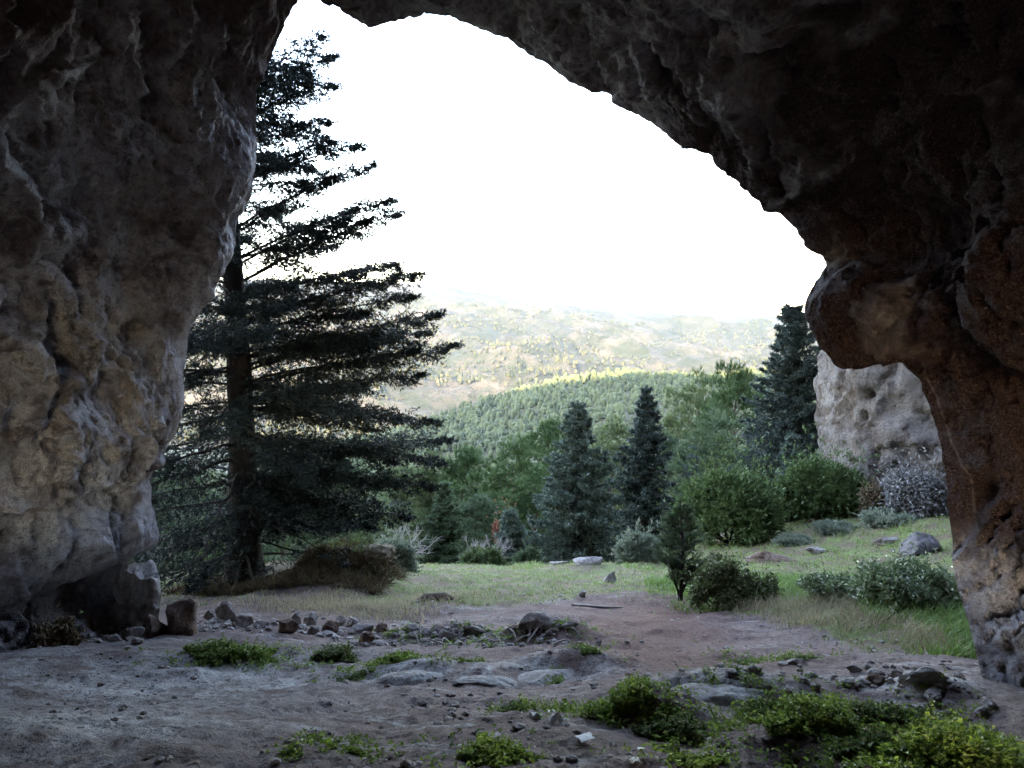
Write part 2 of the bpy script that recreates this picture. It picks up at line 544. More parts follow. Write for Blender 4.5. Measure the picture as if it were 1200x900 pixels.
def build_ground():
    fr = np.linspace(-37, 37, 310)
    bk = np.linspace(37, 323, 46)[1:-1]
    az = np.radians(np.concatenate([fr, bk, [323.0]]))
    R = np.concatenate([[0.05, 0.4, 0.9, 1.4], np.exp(np.linspace(math.log(1.8), math.log(22), 370)), np.exp(np.linspace(math.log(22.3), math.log(1150), 90))])
    A, RR = np.meshgrid(az, R, indexing='ij')
    x = (RR * np.sin(A)).ravel(); y = (RR * np.cos(A)).ravel()
    z = ground(x, y)
    V = np.stack([x, y, z], 1)
    F = grid_faces(len(az), len(R))
    P = np.stack([x, y, np.zeros_like(x)], 1)
    n1 = fbm(P, 0.9, 4, off=2.2); n2 = fbm(P, 4.0, 3, off=8.2)
    # grass: terrace beyond the cave floor, except the footpath
    path = np.exp(-((x - (1.25 + 0.10 * (y - 7))) / 1.15) ** 2) * sstep(y, 4.6, 6.2) * (1 - sstep(y, 9.8, 11.7))
    pale = np.zeros_like(x)
    for (bx, by, wx, wy) in [(655, 788, 85, .32), (480, 790, 70, .26), (560, 795, 60, .2), (845, 818, 105, .3), (285, 790, 110, .25), (150, 800, 120, .3), (1080, 800, 80, .3), (130, 860, 160, .3)]:
        q = hit(bx, by)
        pale = np.maximum(pale, np.exp(-(((x - q[0]) / (wx / FPX * q[1])) ** 2 + ((y - q[1] - 0.1) / wy) ** 2) ** 1.5))
    gr = sstep(y + 0.5 * n1 + 0.2 * n2, 9.3, 10.5)
    gr = np.maximum(gr, sstep(x - 0.30 * (9 - y) + 0.5 * n1, 2.0, 2.8) * sstep(y, 5.6, 6.8))
    gr = np.clip(gr - 1.2 * path, 0, 1)
    gr = np.clip(gr - 0.9 * np.exp(-((x + 3.6) / 2.0) ** 2 - ((y - 11.5) / 2.2) ** 2), 0, 1)
    me = mesh_np('ground', V, F, True, {'pale': pale, 'left': sstep(-x + 0.5 * n1, 0.2, 2.2) * (1 - sstep(y, 6, 8)), 'grass': gr, 'red': np.clip(path + 0.3 * n1, 0, 1)})
    m, nt = new_mat('earth'); b = NB(nt)
    oc = obj_coord(b)
    a = b.noise(oc, 0.8, 5, 0.6, 0.5); c2 = b.noise(oc, 4.5, 6, 0.7, 0.5); c3 = b.noise(oc, 28, 6, 0.75); c4 = b.noise(oc, 120, 3, 0.7)
    dirt = b.mix(b.ramp(a, [(0.35, 0.0), (0.65, 1.0)]), (0.17, 0.120, 0.115), (0.27, 0.205, 0.195))
    dirt = b.mix(b.math('MULTIPLY', b.attr('left'), 0.8), dirt, b.mix(a, (0.24, 0.25, 0.265), (0.36, 0.37, 0.38)))
    dirt = b.mix(b.ramp(c2, [(0.40, 0.85), (0.56, 0.0)]), dirt, (0.12, 0.085, 0.078))
    dirt = b.mix(b.ramp(b.noise(b.mapping(oc, (0.8, 2.2, 1)), 2.2, 5, 0.65, 0.8), [(0.58, 0.0), (0.68, 0.75)]), dirt, (0.44, 0.44, 0.45))
    red = b.mix(c3, (0.10, 0.048, 0.040), (0.20, 0.110, 0.090))
    dirt = b.mix(b.attr('red'), dirt, red)
    sp = b.vor(oc, 26); spm = b.ramp(sp, [(0.10, 1.0), (0.2, 0.0)])
    dirt = b.mix(b.math('MULTIPLY', spm, b.ramp(c2, [(0.45, 0.0), (0.6, 0.9)])), dirt, (0.46, 0.44, 0.42))
    pm_ = b.math('MULTIPLY', b.attr('pale'), b.ramp(b.noise(oc, 3.2, 6, 0.7, 0.8), [(0.40, 0.0), (0.56, 1.0)]))
    dirt = b.mix(pm_, dirt, b.mix(c3, (0.36, 0.35, 0.35), (0.56, 0.55, 0.55)))
    dirt = b.mix(b.ramp(c3, [(0.38, 0.85), (0.47, 0.0)]), dirt, (0.035, 0.028, 0.028))
    dirt = b.mix(b.ramp(c4, [(0.34, 0.7), (0.48, 0.0)]), dirt, (0.07, 0.055, 0.052))
    dirt = b.mix(b.ramp(c4, [(0.60, 0.0), (0.72, 0.5)]), dirt, (0.42, 0.40, 0.39))
    grass = b.mix(b.ramp(c2, [(0.35, 0.0), (0.65, 1.0)]), (0.09, 0.115, 0.040), (0.18, 0.20, 0.08))
    grass = b.mix(b.ramp(a, [(0.4, 0.0), (0.7, 0.6)]), grass, (0.12, 0.16, 0.055))
    grass = b.mix(b.ramp(b.noise(oc, 1.9, 6, 0.7, 0.6), [(0.44, 0.0), (0.54, 0.9)]), grass, (0.15, 0.10, 0.078))
    grass = b.mix(b.ramp(c3, [(0.36, 0.8), (0.5, 0.0)]), grass, (0.05, 0.06, 0.025))
    col = b.mix(b.ramp(b.math('ADD', b.attr('grass'), b.math('MULTIPLY', b.math('SUBTRACT', c2, 0.5), 0.9)), [(0.4, 0.0), (0.62, 1.0)]), dirt, grass)
    hh = b.math('ADD', b.math('MULTIPLY', c2, 0.6), b.math('ADD', b.math('MULTIPLY', c3, 0.55), b.math('MULTIPLY', c4, 0.12)))
    finish(b, col, 0.95, hh, 0.9, 0.06, 0.15)
    o = link('ground', me, m)
    tag(o, kind='structure')


build_ground()

# ------------------------------------------------------------------ forested ridge and far mountains
RPX = [-200, 380, 470, 500, 560, 620, 660, 735, 790, 830, 895, 1000, 1400]
RRW = [540, 522, 506, 494, 473, 458, 447, 438, 442, 444, 438, 432, 425]


def hill_z(x, y):
    x = np.asarray(x, float).ravel(); y = np.asarray(y, float).ravel()
    px = 600 + FPX * x / y
    row = np.interp(px, RPX, RRW)
    ridge = CAMZ + 900 * (-(row - 450) / FPX * _ca - _sa) / (_ca - (row - 450) / FPX * _sa)
    lo = ground_base(x, np.full_like(y, 470.0)) - 4
    P = np.stack([x, y, 0 * x], 1)
    t = sstep(y, 430, 930)
    t = 0.5 * t + 0.5 * np.clip((y - 450) / 450, 0, 1)
    z = lo + (ridge - lo) * t
    z = z - np.maximum(y - 900, 0) * 0.42
    bump = fbm(P, 0.0075, 4) * 9 * np.clip((y - 430) / 150, 0, 1) * (0.3 + 0.7 * sstep(np.abs(y - 900), 0, 200))
    return z + bump


def build_hill():
    px = np.linspace(-200, 1400, 180)
    y = np.linspace(440, 1300, 110)
    PX, Y = np.meshgrid(px, y, indexing='ij')
    X = (PX - 600) / FPX * Y
    z = hill_z(X, Y)
    V = np.stack([X.ravel(), Y.ravel(), z], 1)
    me = mesh_np('hill', V, grid_faces(180, 110))
    m, nt = new_mat('hill_soil'); b = NB(nt)
    oc = obj_coord(b)
    n = b.noise(oc, 0.03, 6, 0.7)
    finish(b, b.mix(n, (0.04, 0.045, 0.02), (0.09, 0.08, 0.045)), 0.95)
    tag(link('hill', me, m), kind='structure')


build_hill()

FPXS = [-400, 300, 420, 470, 520, 560, 620, 680, 720, 800, 860, 915, 1100, 1600]
FROW = [322, 328, 332, 334, 336, 343, 349, 356, 361, 366, 369, 373, 376, 378]


def far_z(x, y):
    x = np.asarray(x, float).ravel(); y = np.asarray(y, float).ravel()
    px = 600 + FPX * x / y
    row = np.interp(px, FPXS, FROW)
    w = -(row - 450) / FPX
    rr = (w * _ca - _sa) / (_ca + w * _sa)
    D = 4000.0
    top = CAMZ + D * rr
    t = np.clip((y - 1250) / (D - 1250), 0, 1.4)
    base = -205.0
    prof = np.where(t < 1, 0.25 * t + 0.75 * t ** 1.3, 1 - 1.2 * (t - 1))
    z = base + (top - base) * prof
    P = np.stack([x, y, 0 * x], 1)
    e = np.clip((y - 1250) / 400, 0, 1) * (0.2 + 0.8 * sstep(np.abs(y - D), 100, 1100))
    Pw = P + 300 * np.stack([fbm(P, 0.0011, 2), fbm(P, 0.0011, 2, off=5), 0 * x], 1)
    z = z + e * (30 * fbm(Pw, 0.0019, 3, 0.55) + 34 * fbm(Pw, 0.0021, 5, 0.5, True, off=3.3) + 6 * fbm(Pw, 0.012, 3, 0.5, True))
    return z


def build_far():
    px = np.linspace(-400, 1500, 420)
    y = 1250 + (np.linspace(0, 1, 260) ** 1.3) * 4200
    PX, Y = np.meshgrid(px, y, indexing='ij')
    X = (PX - 600) / FPX * Y
    z = far_z(X, Y)
    V = np.stack([X.ravel(), Y.ravel(), z], 1)
    me = mesh_np('mountain_range', V, grid_faces(420, 260))
    m, nt = new_mat('mountain_soil'); b = NB(nt)
    oc = obj_coord(b)
    n1 = b.noise(oc, 0.0022, 6, 0.65, 0.8); n2 = b.noise(oc, 0.010, 6, 0.75, 0.4); n3 = b.noise(oc, 0.05, 5, 0.8)
    c = b.mix(b.ramp(n1, [(0.38, 0.0), (0.62, 1.0)]), (0.040, 0.038, 0.028), (0.078, 0.066, 0.050))
    c = b.mix(b.ramp(n2, [(0.42, 0.9), (0.55, 0.0)]), c, (0.022, 0.028, 0.014))
    c = b.mix(b.ramp(n3, [(0.40, 0.8), (0.52, 0.0)]), c, (0.018, 0.023, 0.012))
    finish(b, c, 0.95, b.math('ADD', n2, n3), 0.8, 12)
    tag(link('mountain_range', me, m), kind='structure')
    # valley floor under everything so that the land is closed to the horizon
    xs = np.linspace(-9000, 9000, 30); ys = np.linspace(900, 14000, 30)
    XX, YY = np.meshgrid(xs, ys, indexing='ij')
    V = np.stack([XX.ravel(), YY.ravel(), np.full(XX.size, -240.0)], 1)
    tag(link('valley_floor', mesh_np('valley_floor', V, grid_faces(30, 30)), m), kind='structure')


build_far()


def crown_cloud(pos, h, w, rng, nlat=3, nlon=6, cone=0.0):
    """many small lumpy crowns, one mesh: each a deformed low sphere"""
    th = np.linspace(0, PI, nlat + 2)[1:-1]
    dirs = [(0, 0, 1.0)]
    for t in th:
        for j in range(nlon):
            a = 2 * PI * (j + 0.5 * (t > 1)) / nlon
            dirs.append((math.sin(t) * math.cos(a), math.sin(t) * math.sin(a), math.cos(t)))
    dirs.append((0, 0, -1.0))
    dirs = np.array(dirs)
    nv = len(dirs)
    F = []
    for j in range(nlon):
        F.append((0, 1 + j, 1 + (j + 1) % nlon))
    for k in range(nlat - 1):
        o = 1 + k * nlon
        for j in range(nlon):
            j2 = (j + 1) % nlon
            F.append((o + j, o + nlon + j, o + nlon + j2)); F.append((o + j, o + nlon + j2, o + j2))
    o = 1 + (nlat - 1) * nlon
    for j in range(nlon):
        F.append((o + j, nv - 1, o + (j + 1) % nlon))
    F = np.array(F)
    m = len(pos)
    r = 0.72 + 0.56 * rng.rand(m, nv)
    zc = dirs[:, 2]
    taper = 1 - cone * (zc * 0.5 + 0.5)
    V = dirs[None] * r[:, :, None]
    V[:, :, 0] *= taper[None] * w[:, None] * 0.5; V[:, :, 1] *= taper[None] * w[:, None] * 0.5
    V[:, :, 2] = (V[:, :, 2] * 0.5 + 0.5) * h[:, None]
    V += pos[:, None, :]
    FF = (F[None] + (np.arange(m) * nv)[:, None, None]).reshape(-1, 3)
    return V.reshape(-1, 3), FF


def build_far_woods():
    rng = np.random.RandomState(11)
    # wood on the ridge opposite
    n = 7200
    y = 470 + 440 * rng.rand(n) ** 0.8
    px = 300 + 800 * rng.rand(n)
    x = (px - 600) / FPX * y
    z = hill_z(x, y)
    h = 4.0 + 6.5 * rng.rand(n) ** 1.3; w = 4.0 + 4.2 * rng.rand(n)
    gap = fbm(np.stack([x, y, 0 * x], 1), 0.02, 3, off=5) > -0.42
    x, y, z, h, w = x[gap], y[gap], z[gap], h[gap], w[gap]
    V, F = crown_cloud(np.stack([x, y, z - 0.5], 1), h, w, rng, 2, 5, 0.35)
    o = link('ridge_wood', mesh_np('ridge_wood', V, F, False), M_farwood)
    tag(o, 'pine wood covering the shaded ridge across the valley, its crest in sunlight', 'wood', kind='stuff')
    # wood in the dip on the near slope
    n = 1500
    y = 120 + 370 * rng.rand(n) ** 0.9
    px = 100 + 1000 * rng.rand(n)
    x = (px - 600) / FPX * y
    z = ground(x, y, False)
    P, Fs = [], []
    h = 7.0 + 4 * rng.rand(n); w = 5 + 3 * rng.rand(n)
    # each crown as a cluster of lobes
    pos = np.stack([x, y, z], 1)
    lob = 6
    a = rng.rand(n, lob) * 2 * PI; rr = 0.34 * np.sqrt(rng.rand(n, lob)); zz = 0.35 + 0.5 * rng.rand(n, lob)
    q = np.repeat(pos[:, None, :], lob, 1)
    q[:, :, 0] += np.cos(a) * rr * w[:, None]; q[:, :, 1] += np.sin(a) * rr * w[:, None]; q[:, :, 2] += zz * h[:, None] * 0.8
    V, F = crown_cloud(q.reshape(-1, 3), np.repeat(h * 0.32, lob), np.repeat(w * 0.42, lob), rng, 2, 5, 0.1)
    o = link('valley_wood', mesh_np('valley_wood', V, F, False), M_farwood)
    tag(o, 'soft green canopy of pines filling the dip below the ridge', 'wood', kind='stuff')
    # scattered woodland on the sunlit far slopes
    n = 9000
    y = 1300 + 1900 * rng.rand(n) ** 1.3
    px = 150 + 850 * rng.rand(n)
    x = (px - 600) / FPX * y
    dens = fbm(np.stack([x, y, 0 * x], 1), 0.0035, 3)
    keep = dens > -0.18
    x, y = x[keep], y[keep]
    n = len(x)
    z = far_z(x, y)
    h = 7 + 5 * rng.rand(n); w = 7 + 4 * rng.rand(n)
    V, F = crown_cloud(np.stack([x, y, z - 1], 1), h, w, rng, 2, 5, 0.3)
    m = foliage_mat('sunlit_wood_foliage', (0.020, 0.026, 0.011), (0.058, 0.056, 0.026), 0.01, 0.0, 0.8)
    o = link('mountain_wood', mesh_np('mountain_wood', V, F, False), m)
    tag(o, 'scattered trees on the sunlit flank of the far mountain', 'wood', kind='stuff')


build_far_woods()

# ------------------------------------------------------------------ the cave
OUT = [  # px, py, depth of the mouth's rim, left foot -> arch -> right foot
    (182, 775, 7.8), (170, 745, 7.9), (158, 715, 8.0), (156, 690, 8.05), (162, 668, 8.1), (166, 655, 8.15), (180, 640, 8.2), (182, 628, 8.25),
    (176, 606, 8.3), (171, 590, 8.35), (172, 562, 8.4), (176, 547, 8.4), (183, 546, 8.4), (190, 541, 8.4), (200, 512, 8.5), (208, 490, 8.5),
    (213, 463, 8.6), (214, 430, 8.6), (216, 400, 8.7), (219, 384, 8.7), (229, 366, 8.7), (240, 350, 8.8), (250, 322, 8.8), (258, 300, 8.8),
    (264, 280, 8.9), (268, 252, 8.9), (284, 220, 8.9), (290, 198, 8.9), (295, 170, 9.0), (297, 130, 9.0), (299, 112, 9.0), (310, 88, 9.0),
    (315, 74, 9.1), (321, 52, 9.1), (330, 33, 9.1), (336, 18, 9.2), (347, 0, 9.2), (352, -22, 9.3), (360, -30, 9.3), (368, -16, 9.3), (378, 0, 9.3), (398, 10, 9.2),
    (415, 20, 9.2), (431, 31, 9.2), (444, 28, 9.2), (458, 23, 9.2), (482, 20, 9.2), (498, 15, 9.1), (518, 17, 9.1), (536, 21, 9.0), (555, 31, 9.0), (580, 40, 8.9),
    (602, 51, 8.8), (630, 70, 8.7), (660, 91, 8.6), (680, 104, 8.5), (700, 108, 8.4), (716, 116, 8.3), (735, 129, 8.2), (765, 144, 8.1),
    (780, 156, 8.0), (800, 172, 7.9), (808, 175, 7.9), (820, 177, 7.8), (836, 190, 7.7), (850, 203, 7.6), (862, 217, 7.5), (876, 229, 7.4),
    (890, 244, 7.3), (898, 251, 7.2), (912, 250, 7.2), (926, 262, 7.1), (938, 273, 7.0), (946, 288, 7.0), (962, 299, 6.9), (970, 309, 6.9),
    (973, 318, 6.8), (969, 328, 6.7), (960, 346, 6.6), (952, 360, 6.5), (950, 368, 6.5), (957, 381, 6.4), (966, 400, 6.35), (976, 409, 6.3),
    (984, 420, 6.3), (996, 428, 6.3), (1012, 431, 6.3), (1032, 432, 6.35), (1048, 429, 6.4), (1056, 421, 6.5), (1064, 428, 6.55), (1078, 444, 6.5),
    (1086, 464, 6.45), (1094, 488, 6.4), (1101, 512, 6.3), (1107, 532, 6.25), (1109, 560, 6.15), (1112, 600, 6.0), (1115, 640, 5.8), (1120, 680, 5.6),
    (1129, 710, 5.4), (1139, 742, 5.2), (1145, 770, 5.05), (1150, 790, 4.95), (1158, 812, 4.85), (1170, 835, 4.75), (1185, 862, 4.65)]


def smooth1(A, n):
    k = np.hanning(n + 2)[1:-1]; k /= k.sum()
    o = np.empty_like(A)
    for c in range(A.shape[1]):
        a = A[:, c]
        p = np.concatenate([2 * a[0] - a[1:n // 2 + 1][::-1], a, 2 * a[-1] - a[-n // 2 - 1:-1][::-1]])
        o[:, c] = np.convolve(p, k, mode='same')[n // 2: n // 2 + len(a)]
    return o


def build_cave():
    K = np.array(OUT, float)
    seg = np.concatenate([[0], np.cumsum(np.hypot(np.diff(K[:, 0]), np.diff(K[:, 1])))])
    NS = 800
    s = np.linspace(0, seg[-1], NS)
    px = np.interp(s, seg, K[:, 0]); py = np.interp(s, seg, K[:, 1]); dd = np.interp(s, seg, K[:, 2])
    px = smooth1(px[:, None], 5)[:, 0]; py = smooth1(py[:, None], 5)[:, 0]
    L = np.array([at(a, b, c) for a, b, c in zip(px, py, dd)])
    u = s / seg[-1]
    LS = smooth1(L, 121)
    # middle control ring (a wider chamber) and the ring far behind the camera
    Cc = np.stack([LS[:, 0] * 1.38 + 0.9 * np.sign(LS[:, 0]) * sstep(np.abs(LS[:, 0]), 1, 3.5), LS[:, 1] * 0.42,
                   CAMZ + (LS[:, 2] - CAMZ) * 1.12 + 1.0 * np.sin(PI * np.clip(u, 0, 1))], 1)
    Bc = np.stack([-6.8 * np.cos(PI * u), np.full(NS, -7.0), -0.9 + 6.2 * np.sin(PI * u)], 1)
    NT = 290
    tau = np.linspace(0, 1, NT)
    t = 0.55 * tau ** 1.6 * tau + 0.45 * tau ** 1.25
    t = np.where(True, tau ** 2.1, t)[None, :, None]
    P = (1 - t) ** 2 * L[:, None] + 2 * t * (1 - t) * Cc[:, None] + t ** 2 * Bc[:, None]
    # rounding of the rim: first few cm turn towards the camera
    Tn = t[0, :, 0]
    V = P.reshape(-1, 3)
    G = P
    du = np.gradient(G, axis=0); dv = np.gradient(G, axis=1)
    N = np.cross(du, dv).reshape(-1, 3)
    N /= np.linalg.norm(N, axis=1)[:, None] + 1e-9
    # make normals point into the cave (towards the axis)
    axis = np.array([0.3, 0, 1.6])
    inward = axis[None] * np.array([1, 0, 1]) - V * np.array([1, 0, 1])
    sg = np.sign((N * inward).sum(1)); sg[sg == 0] = 1
    N *= sg[:, None]
    Ns = N.reshape(NS, NT, 3)
    for _ in range(1):
        for c in range(3):
            Ns[:, :, c] = smooth1(Ns[:, :, c], 41)
    N = Ns.reshape(-1, 3); N /= np.linalg.norm(N, axis=1)[:, None] + 1e-9
    dist = np.linalg.norm(P - L[:, None], axis=2).ravel()       # metres from the rim
    e = sstep(dist, 0.0, 1.3)
    e2 = 0.38 + 0.62 * sstep(dist, 0.0, 0.5)
    W = V + 0.35 * np.stack([fbm(V, 0.8, 2, off=1), fbm(V, 0.8, 2, off=31), fbm(V, 0.8, 2, off=61)], 1)
    leftm = sstep(-V[:, 0], 1.5, 3.0)
    Wf = W * np.array([1, 1, 0.45])        # flutes run down the left wall
    disp = e * 0.40 * fbm(W, 0.42, 2, 0.5)
    disp += e * 0.10 * fbm(W, 0.9, 3, 0.55, off=4.4) * 1.4
    disp += e2 * 0.065 * fbm(Wf, 1.9, 3, 0.55, True, off=7.7) * (0.5 + 0.5 * leftm)
    disp += e2 * 0.045 * fbm(W, 3.4, 4, 0.62, off=2.7)
    disp += e2 * 0.026 * fbm(V, 11, 3, 0.62, off=6.1)
    disp -= e2 * 0.05 * sstep(fbm(V * [1, 1, 0.7], 8.5, 2, off=72.3), 0.45, 0.6)
    disp += e2 * 0.085 * facet(W * [1, 1, 0.8], 1.5, 3) + e2 * 0.030 * facet(W, 4.2, 11)
    cr_ = 1 - sstep(np.abs(fbm(W * [1, 1, 0.7], 0.9, 4, 0.55, off=61)), 0.0, 0.045)
    disp -= e2 * 0.05 * cr_ * sstep(fbm(W, 0.7, 2, off=66), -0.1, 0.2)
    # scoops and hollows
    cell = fbm(W, 1.3, 2, off=12.3)
    disp -= e2 * 0.16 * sstep(cell, 0.28, 0.5)
    pits = fbm(V, 5.2, 2, off=22.3)
    disp -= e2 * 0.06 * sstep(pits, 0.42, 0.62)

    def blob(px_, py_, d_, r, sc=(1, 1, 1)):
        c = at(px_, py_, d_)
        q = (((V - c) / (np.array(sc) * r)) ** 2).sum(1)
        return np.exp(-q)
    # named features of the walls: (photo position, depth, radius, height)
    disp += 0.16 * blob(1035, 370, 5.9, 0.62) - 0.30 * blob(1120, 300, 5.6, 0.5)
    disp += 0.30 * blob(150, 560, 7.2, 1.0) - 0.22 * blob(150, 440, 7.6, 0.22, (1, 1, 1.5)) - 0.22 * blob(130, 255, 7.8, 0.35, (1.4, 1.4, .6))
    disp -= 0.55 * blob(115, 700, 7.6, 0.40, (1.5, 1.5, 0.7)) 
    disp += 0.20 * blob(250, 250, 8.6, 0.55, (1, 1, 1.8)) - 0.2 * blob(255, 105, 8.6, 0.35)
    disp -= 0.30 * blob(1130, 430, 5.6, 0.45) 
    V = V + N * disp[:, None]
    # stain masks; the dark ones on the right side also paint in shade
    n1 = fbm(W, 0.6, 4, 0.6, off=40); n2 = fbm(Wf, 1.6, 4, 0.6, off=50)
    x, y, z = V[:, 0], V[:, 1], V[:, 2]
    soot_shade = sstep(z + 0.9 * n1 - 0.5 * n2 - 0.45 * np.abs(y - 8.5) * -1, 3.7, 5.2) * sstep(-x, 0.9, 2.0)
    soot_shade = np.maximum(soot_shade, 0.75 * sstep(-x + 0.7 * n1 + 0.35 * (z - 1.6), 4.3, 5.2) * sstep(z, 0.6, 2.6))
    soot_shade = np.maximum(soot_shade, 0.30 * sstep(n1 + 0.5 * n2, 0.1, 0.6) * sstep(x, -1, 1))
    soot_shade = np.clip(soot_shade - 1.3 * sstep(n2, 0.30, 0.5) * leftm * sstep(-z, -4.8, -3.2), 0, 1)
    red = np.clip(1.5 * sstep(x + 0.35 * n1, 0.8, 2.6) * (0.75 + 0.5 * n2), 0, 1)  # red-brown rock, with the shade of the inward-facing right side painted in
    rimdist = dist
    pale_leg = (1 - sstep(rimdist + 0.3 * n2, 0.4, 0.9)) * sstep(-z + 0.2 * n2, -0.25, 0.35) * sstep(x, 2, 2.4)
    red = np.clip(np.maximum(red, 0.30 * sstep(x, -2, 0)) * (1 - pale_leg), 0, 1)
    soot_shade = np.maximum(soot_shade, 0.2 * sstep(dist + 0.25 * n2, 0.30, 0.85) * sstep(x, 1.9, 2.7))  # right leg darkened: shade painted into the rock colour
    soot_shade = np.maximum(soot_shade, 0.2 * blob(1020, 370, 6.1, 0.85))  # nose darkened likewise by painted shade
    soot_shade = soot_shade * (1 - pale_leg)
    och = np.clip(0.9 * blob(140, 460, 7.8, 0.55, (1, 1, 1.3)) + 0.8 * blob(90, 420, 7, 0.45) + 0.8 * blob(150, 370, 8, 0.4)
                  + 0.8 * blob(120, 690, 7.6, 0.35, (1.5, 1.5, .6)) + 0.5 * blob(175, 190, 8.2, 0.6) + 0.9 * blob(985, 300, 6.8, 0.16), 0, 1)
    och = och * np.clip(0.6 + n2, 0, 1)
    # pale calcite veins down the right leg and roof
    vein = np.zeros(len(V))
    for chain in [[(1084, 408, 5.9), (1086, 440, 5.9), (1100, 465, 5.8), (1112, 500, 5.75), (1118, 520, 5.7), (1128, 545, 5.6), (1140, 560, 5.5), (1143, 600, 5.4)],
                                    [(992, 298, 6.6), (986, 315, 6.55), (984, 350, 6.4)], [(1100, 408, 5.8), (1096, 425, 5.8)], [(1116, 400, 5.7), (1130, 425, 5.6)]]:
        for (a, b_) in zip(chain[:-1], chain[1:]):
            A_ = np.array(a); B_ = np.array(b_)
            ra = np.array([A_[0], A_[1]]); rb = np.array([B_[0], B_[1]])
            # distance measured between directions seen from the chamber's middle
            ys = np.maximum(V[:, 1], 0.5)
            ux = V[:, 0] / ys; uz = (V[:, 2] - CAMZ) / ys
            p0 = np.array(ray(*ra)); p1 = np.array(ray(*rb))
            dv_ = p1 - p0
            q0 = np.stack([ux - p0[0] + 0.004 * n2, uz - p0[1] + 0.004 * n1], 1)
            tt = np.clip((q0 @ dv_) / (dv_ @ dv_), 0, 1)
            ds = np.linalg.norm(q0 - tt[:, None] * dv_, axis=1)
            vein = np.maximum(vein, (1 - sstep(ds, 0.0004, 0.0022)) * (V[:, 1] > 3) * np.clip(0.8 * n2, 0.0, 0.12))
    disp_v = vein * 0.0
    V = V + N * disp_v[:, None]
    V0 = V.reshape(NS, NT, 3)
    # ---- outer face: cliff and mountain above the cave
    offs = [0.05, 0.16, 0.4, 0.9, 1.8, 3.5, 6, 10, 17, 28, 45, 70, 100, 140, 180, 215, 260, 330, 420, 600, 800]
    cen = np.array([0.2, 0, 0.0])
    O = np.stack([LS[:, 0] - cen[0], 0 * u, LS[:, 2] + 1.2], 1)
    O /= np.linalg.norm(O, axis=1)[:, None]
    rings = []
    rimL = V0[:, 0]
    th = PI * (u * 1.08 - 0.04)
    for r in offs:
        k = sstep(r, 0.0, 2.6)
        T = np.stack([0.2 - np.cos(th) * (5.6 + r) * 1.3, np.full(NS, 9.4), -1.6 + np.sin(th) * (5.3 + r)], 1)
        near = rimL + O * r
        q = near * (1 - k) + T * k
        q[:, 1] += 0.30 * (1 - math.exp(-r / 0.2)) + 0.3 * (1 - math.exp(-r / 0.8))
        back = np.maximum(q[:, 2] - 12, 0)
        q[:, 1] -= 0.45 * back
        q = q + (fbm(q, 0.05, 3)[:, None] * min(max(r - 1, 0) * 0.25, 7.0) * np.array([0.3, 1, 0.5]))
        rings.append(q)
    top = 346.0
    for q in rings:
        q[:, 2] = np.where(q[:, 2] > top, top + 6 * np.tanh((q[:, 2] - top) / 60), q[:, 2])
    extra = rings[-1] + np.array([0, -500.0, 0])
    rings.append(extra)
    RR = np.stack(rings[::-1], 1)                      # (NS, nr, 3)
    nr = RR.shape[1]
    # closing wall at the back of the chamber
    endc = V0[:, -1].mean(0) + np.array([0, -1.5, 0])
    closing = [V0[:, -1] * (1 - f) + endc * f for f in (0.35, 0.7, 1.0)]
    ALL = np.concatenate([RR, V0, np.stack(closing, 1)], 1)
    nt = ALL.shape[1]

    def full(a):
        a = a.reshape(NS, NT)
        return np.concatenate([np.repeat(a[:, :1], nr, 1), a, np.repeat(a[:, -1:], 3, 1)], 1).ravel()
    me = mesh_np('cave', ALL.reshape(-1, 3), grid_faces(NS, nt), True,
                 {'soot_shade': full(soot_shade), 'red': full(red), 'ochre': full(och), 'vein': full(vein)})
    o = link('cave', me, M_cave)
    tag(o, kind='structure')


build_cave()


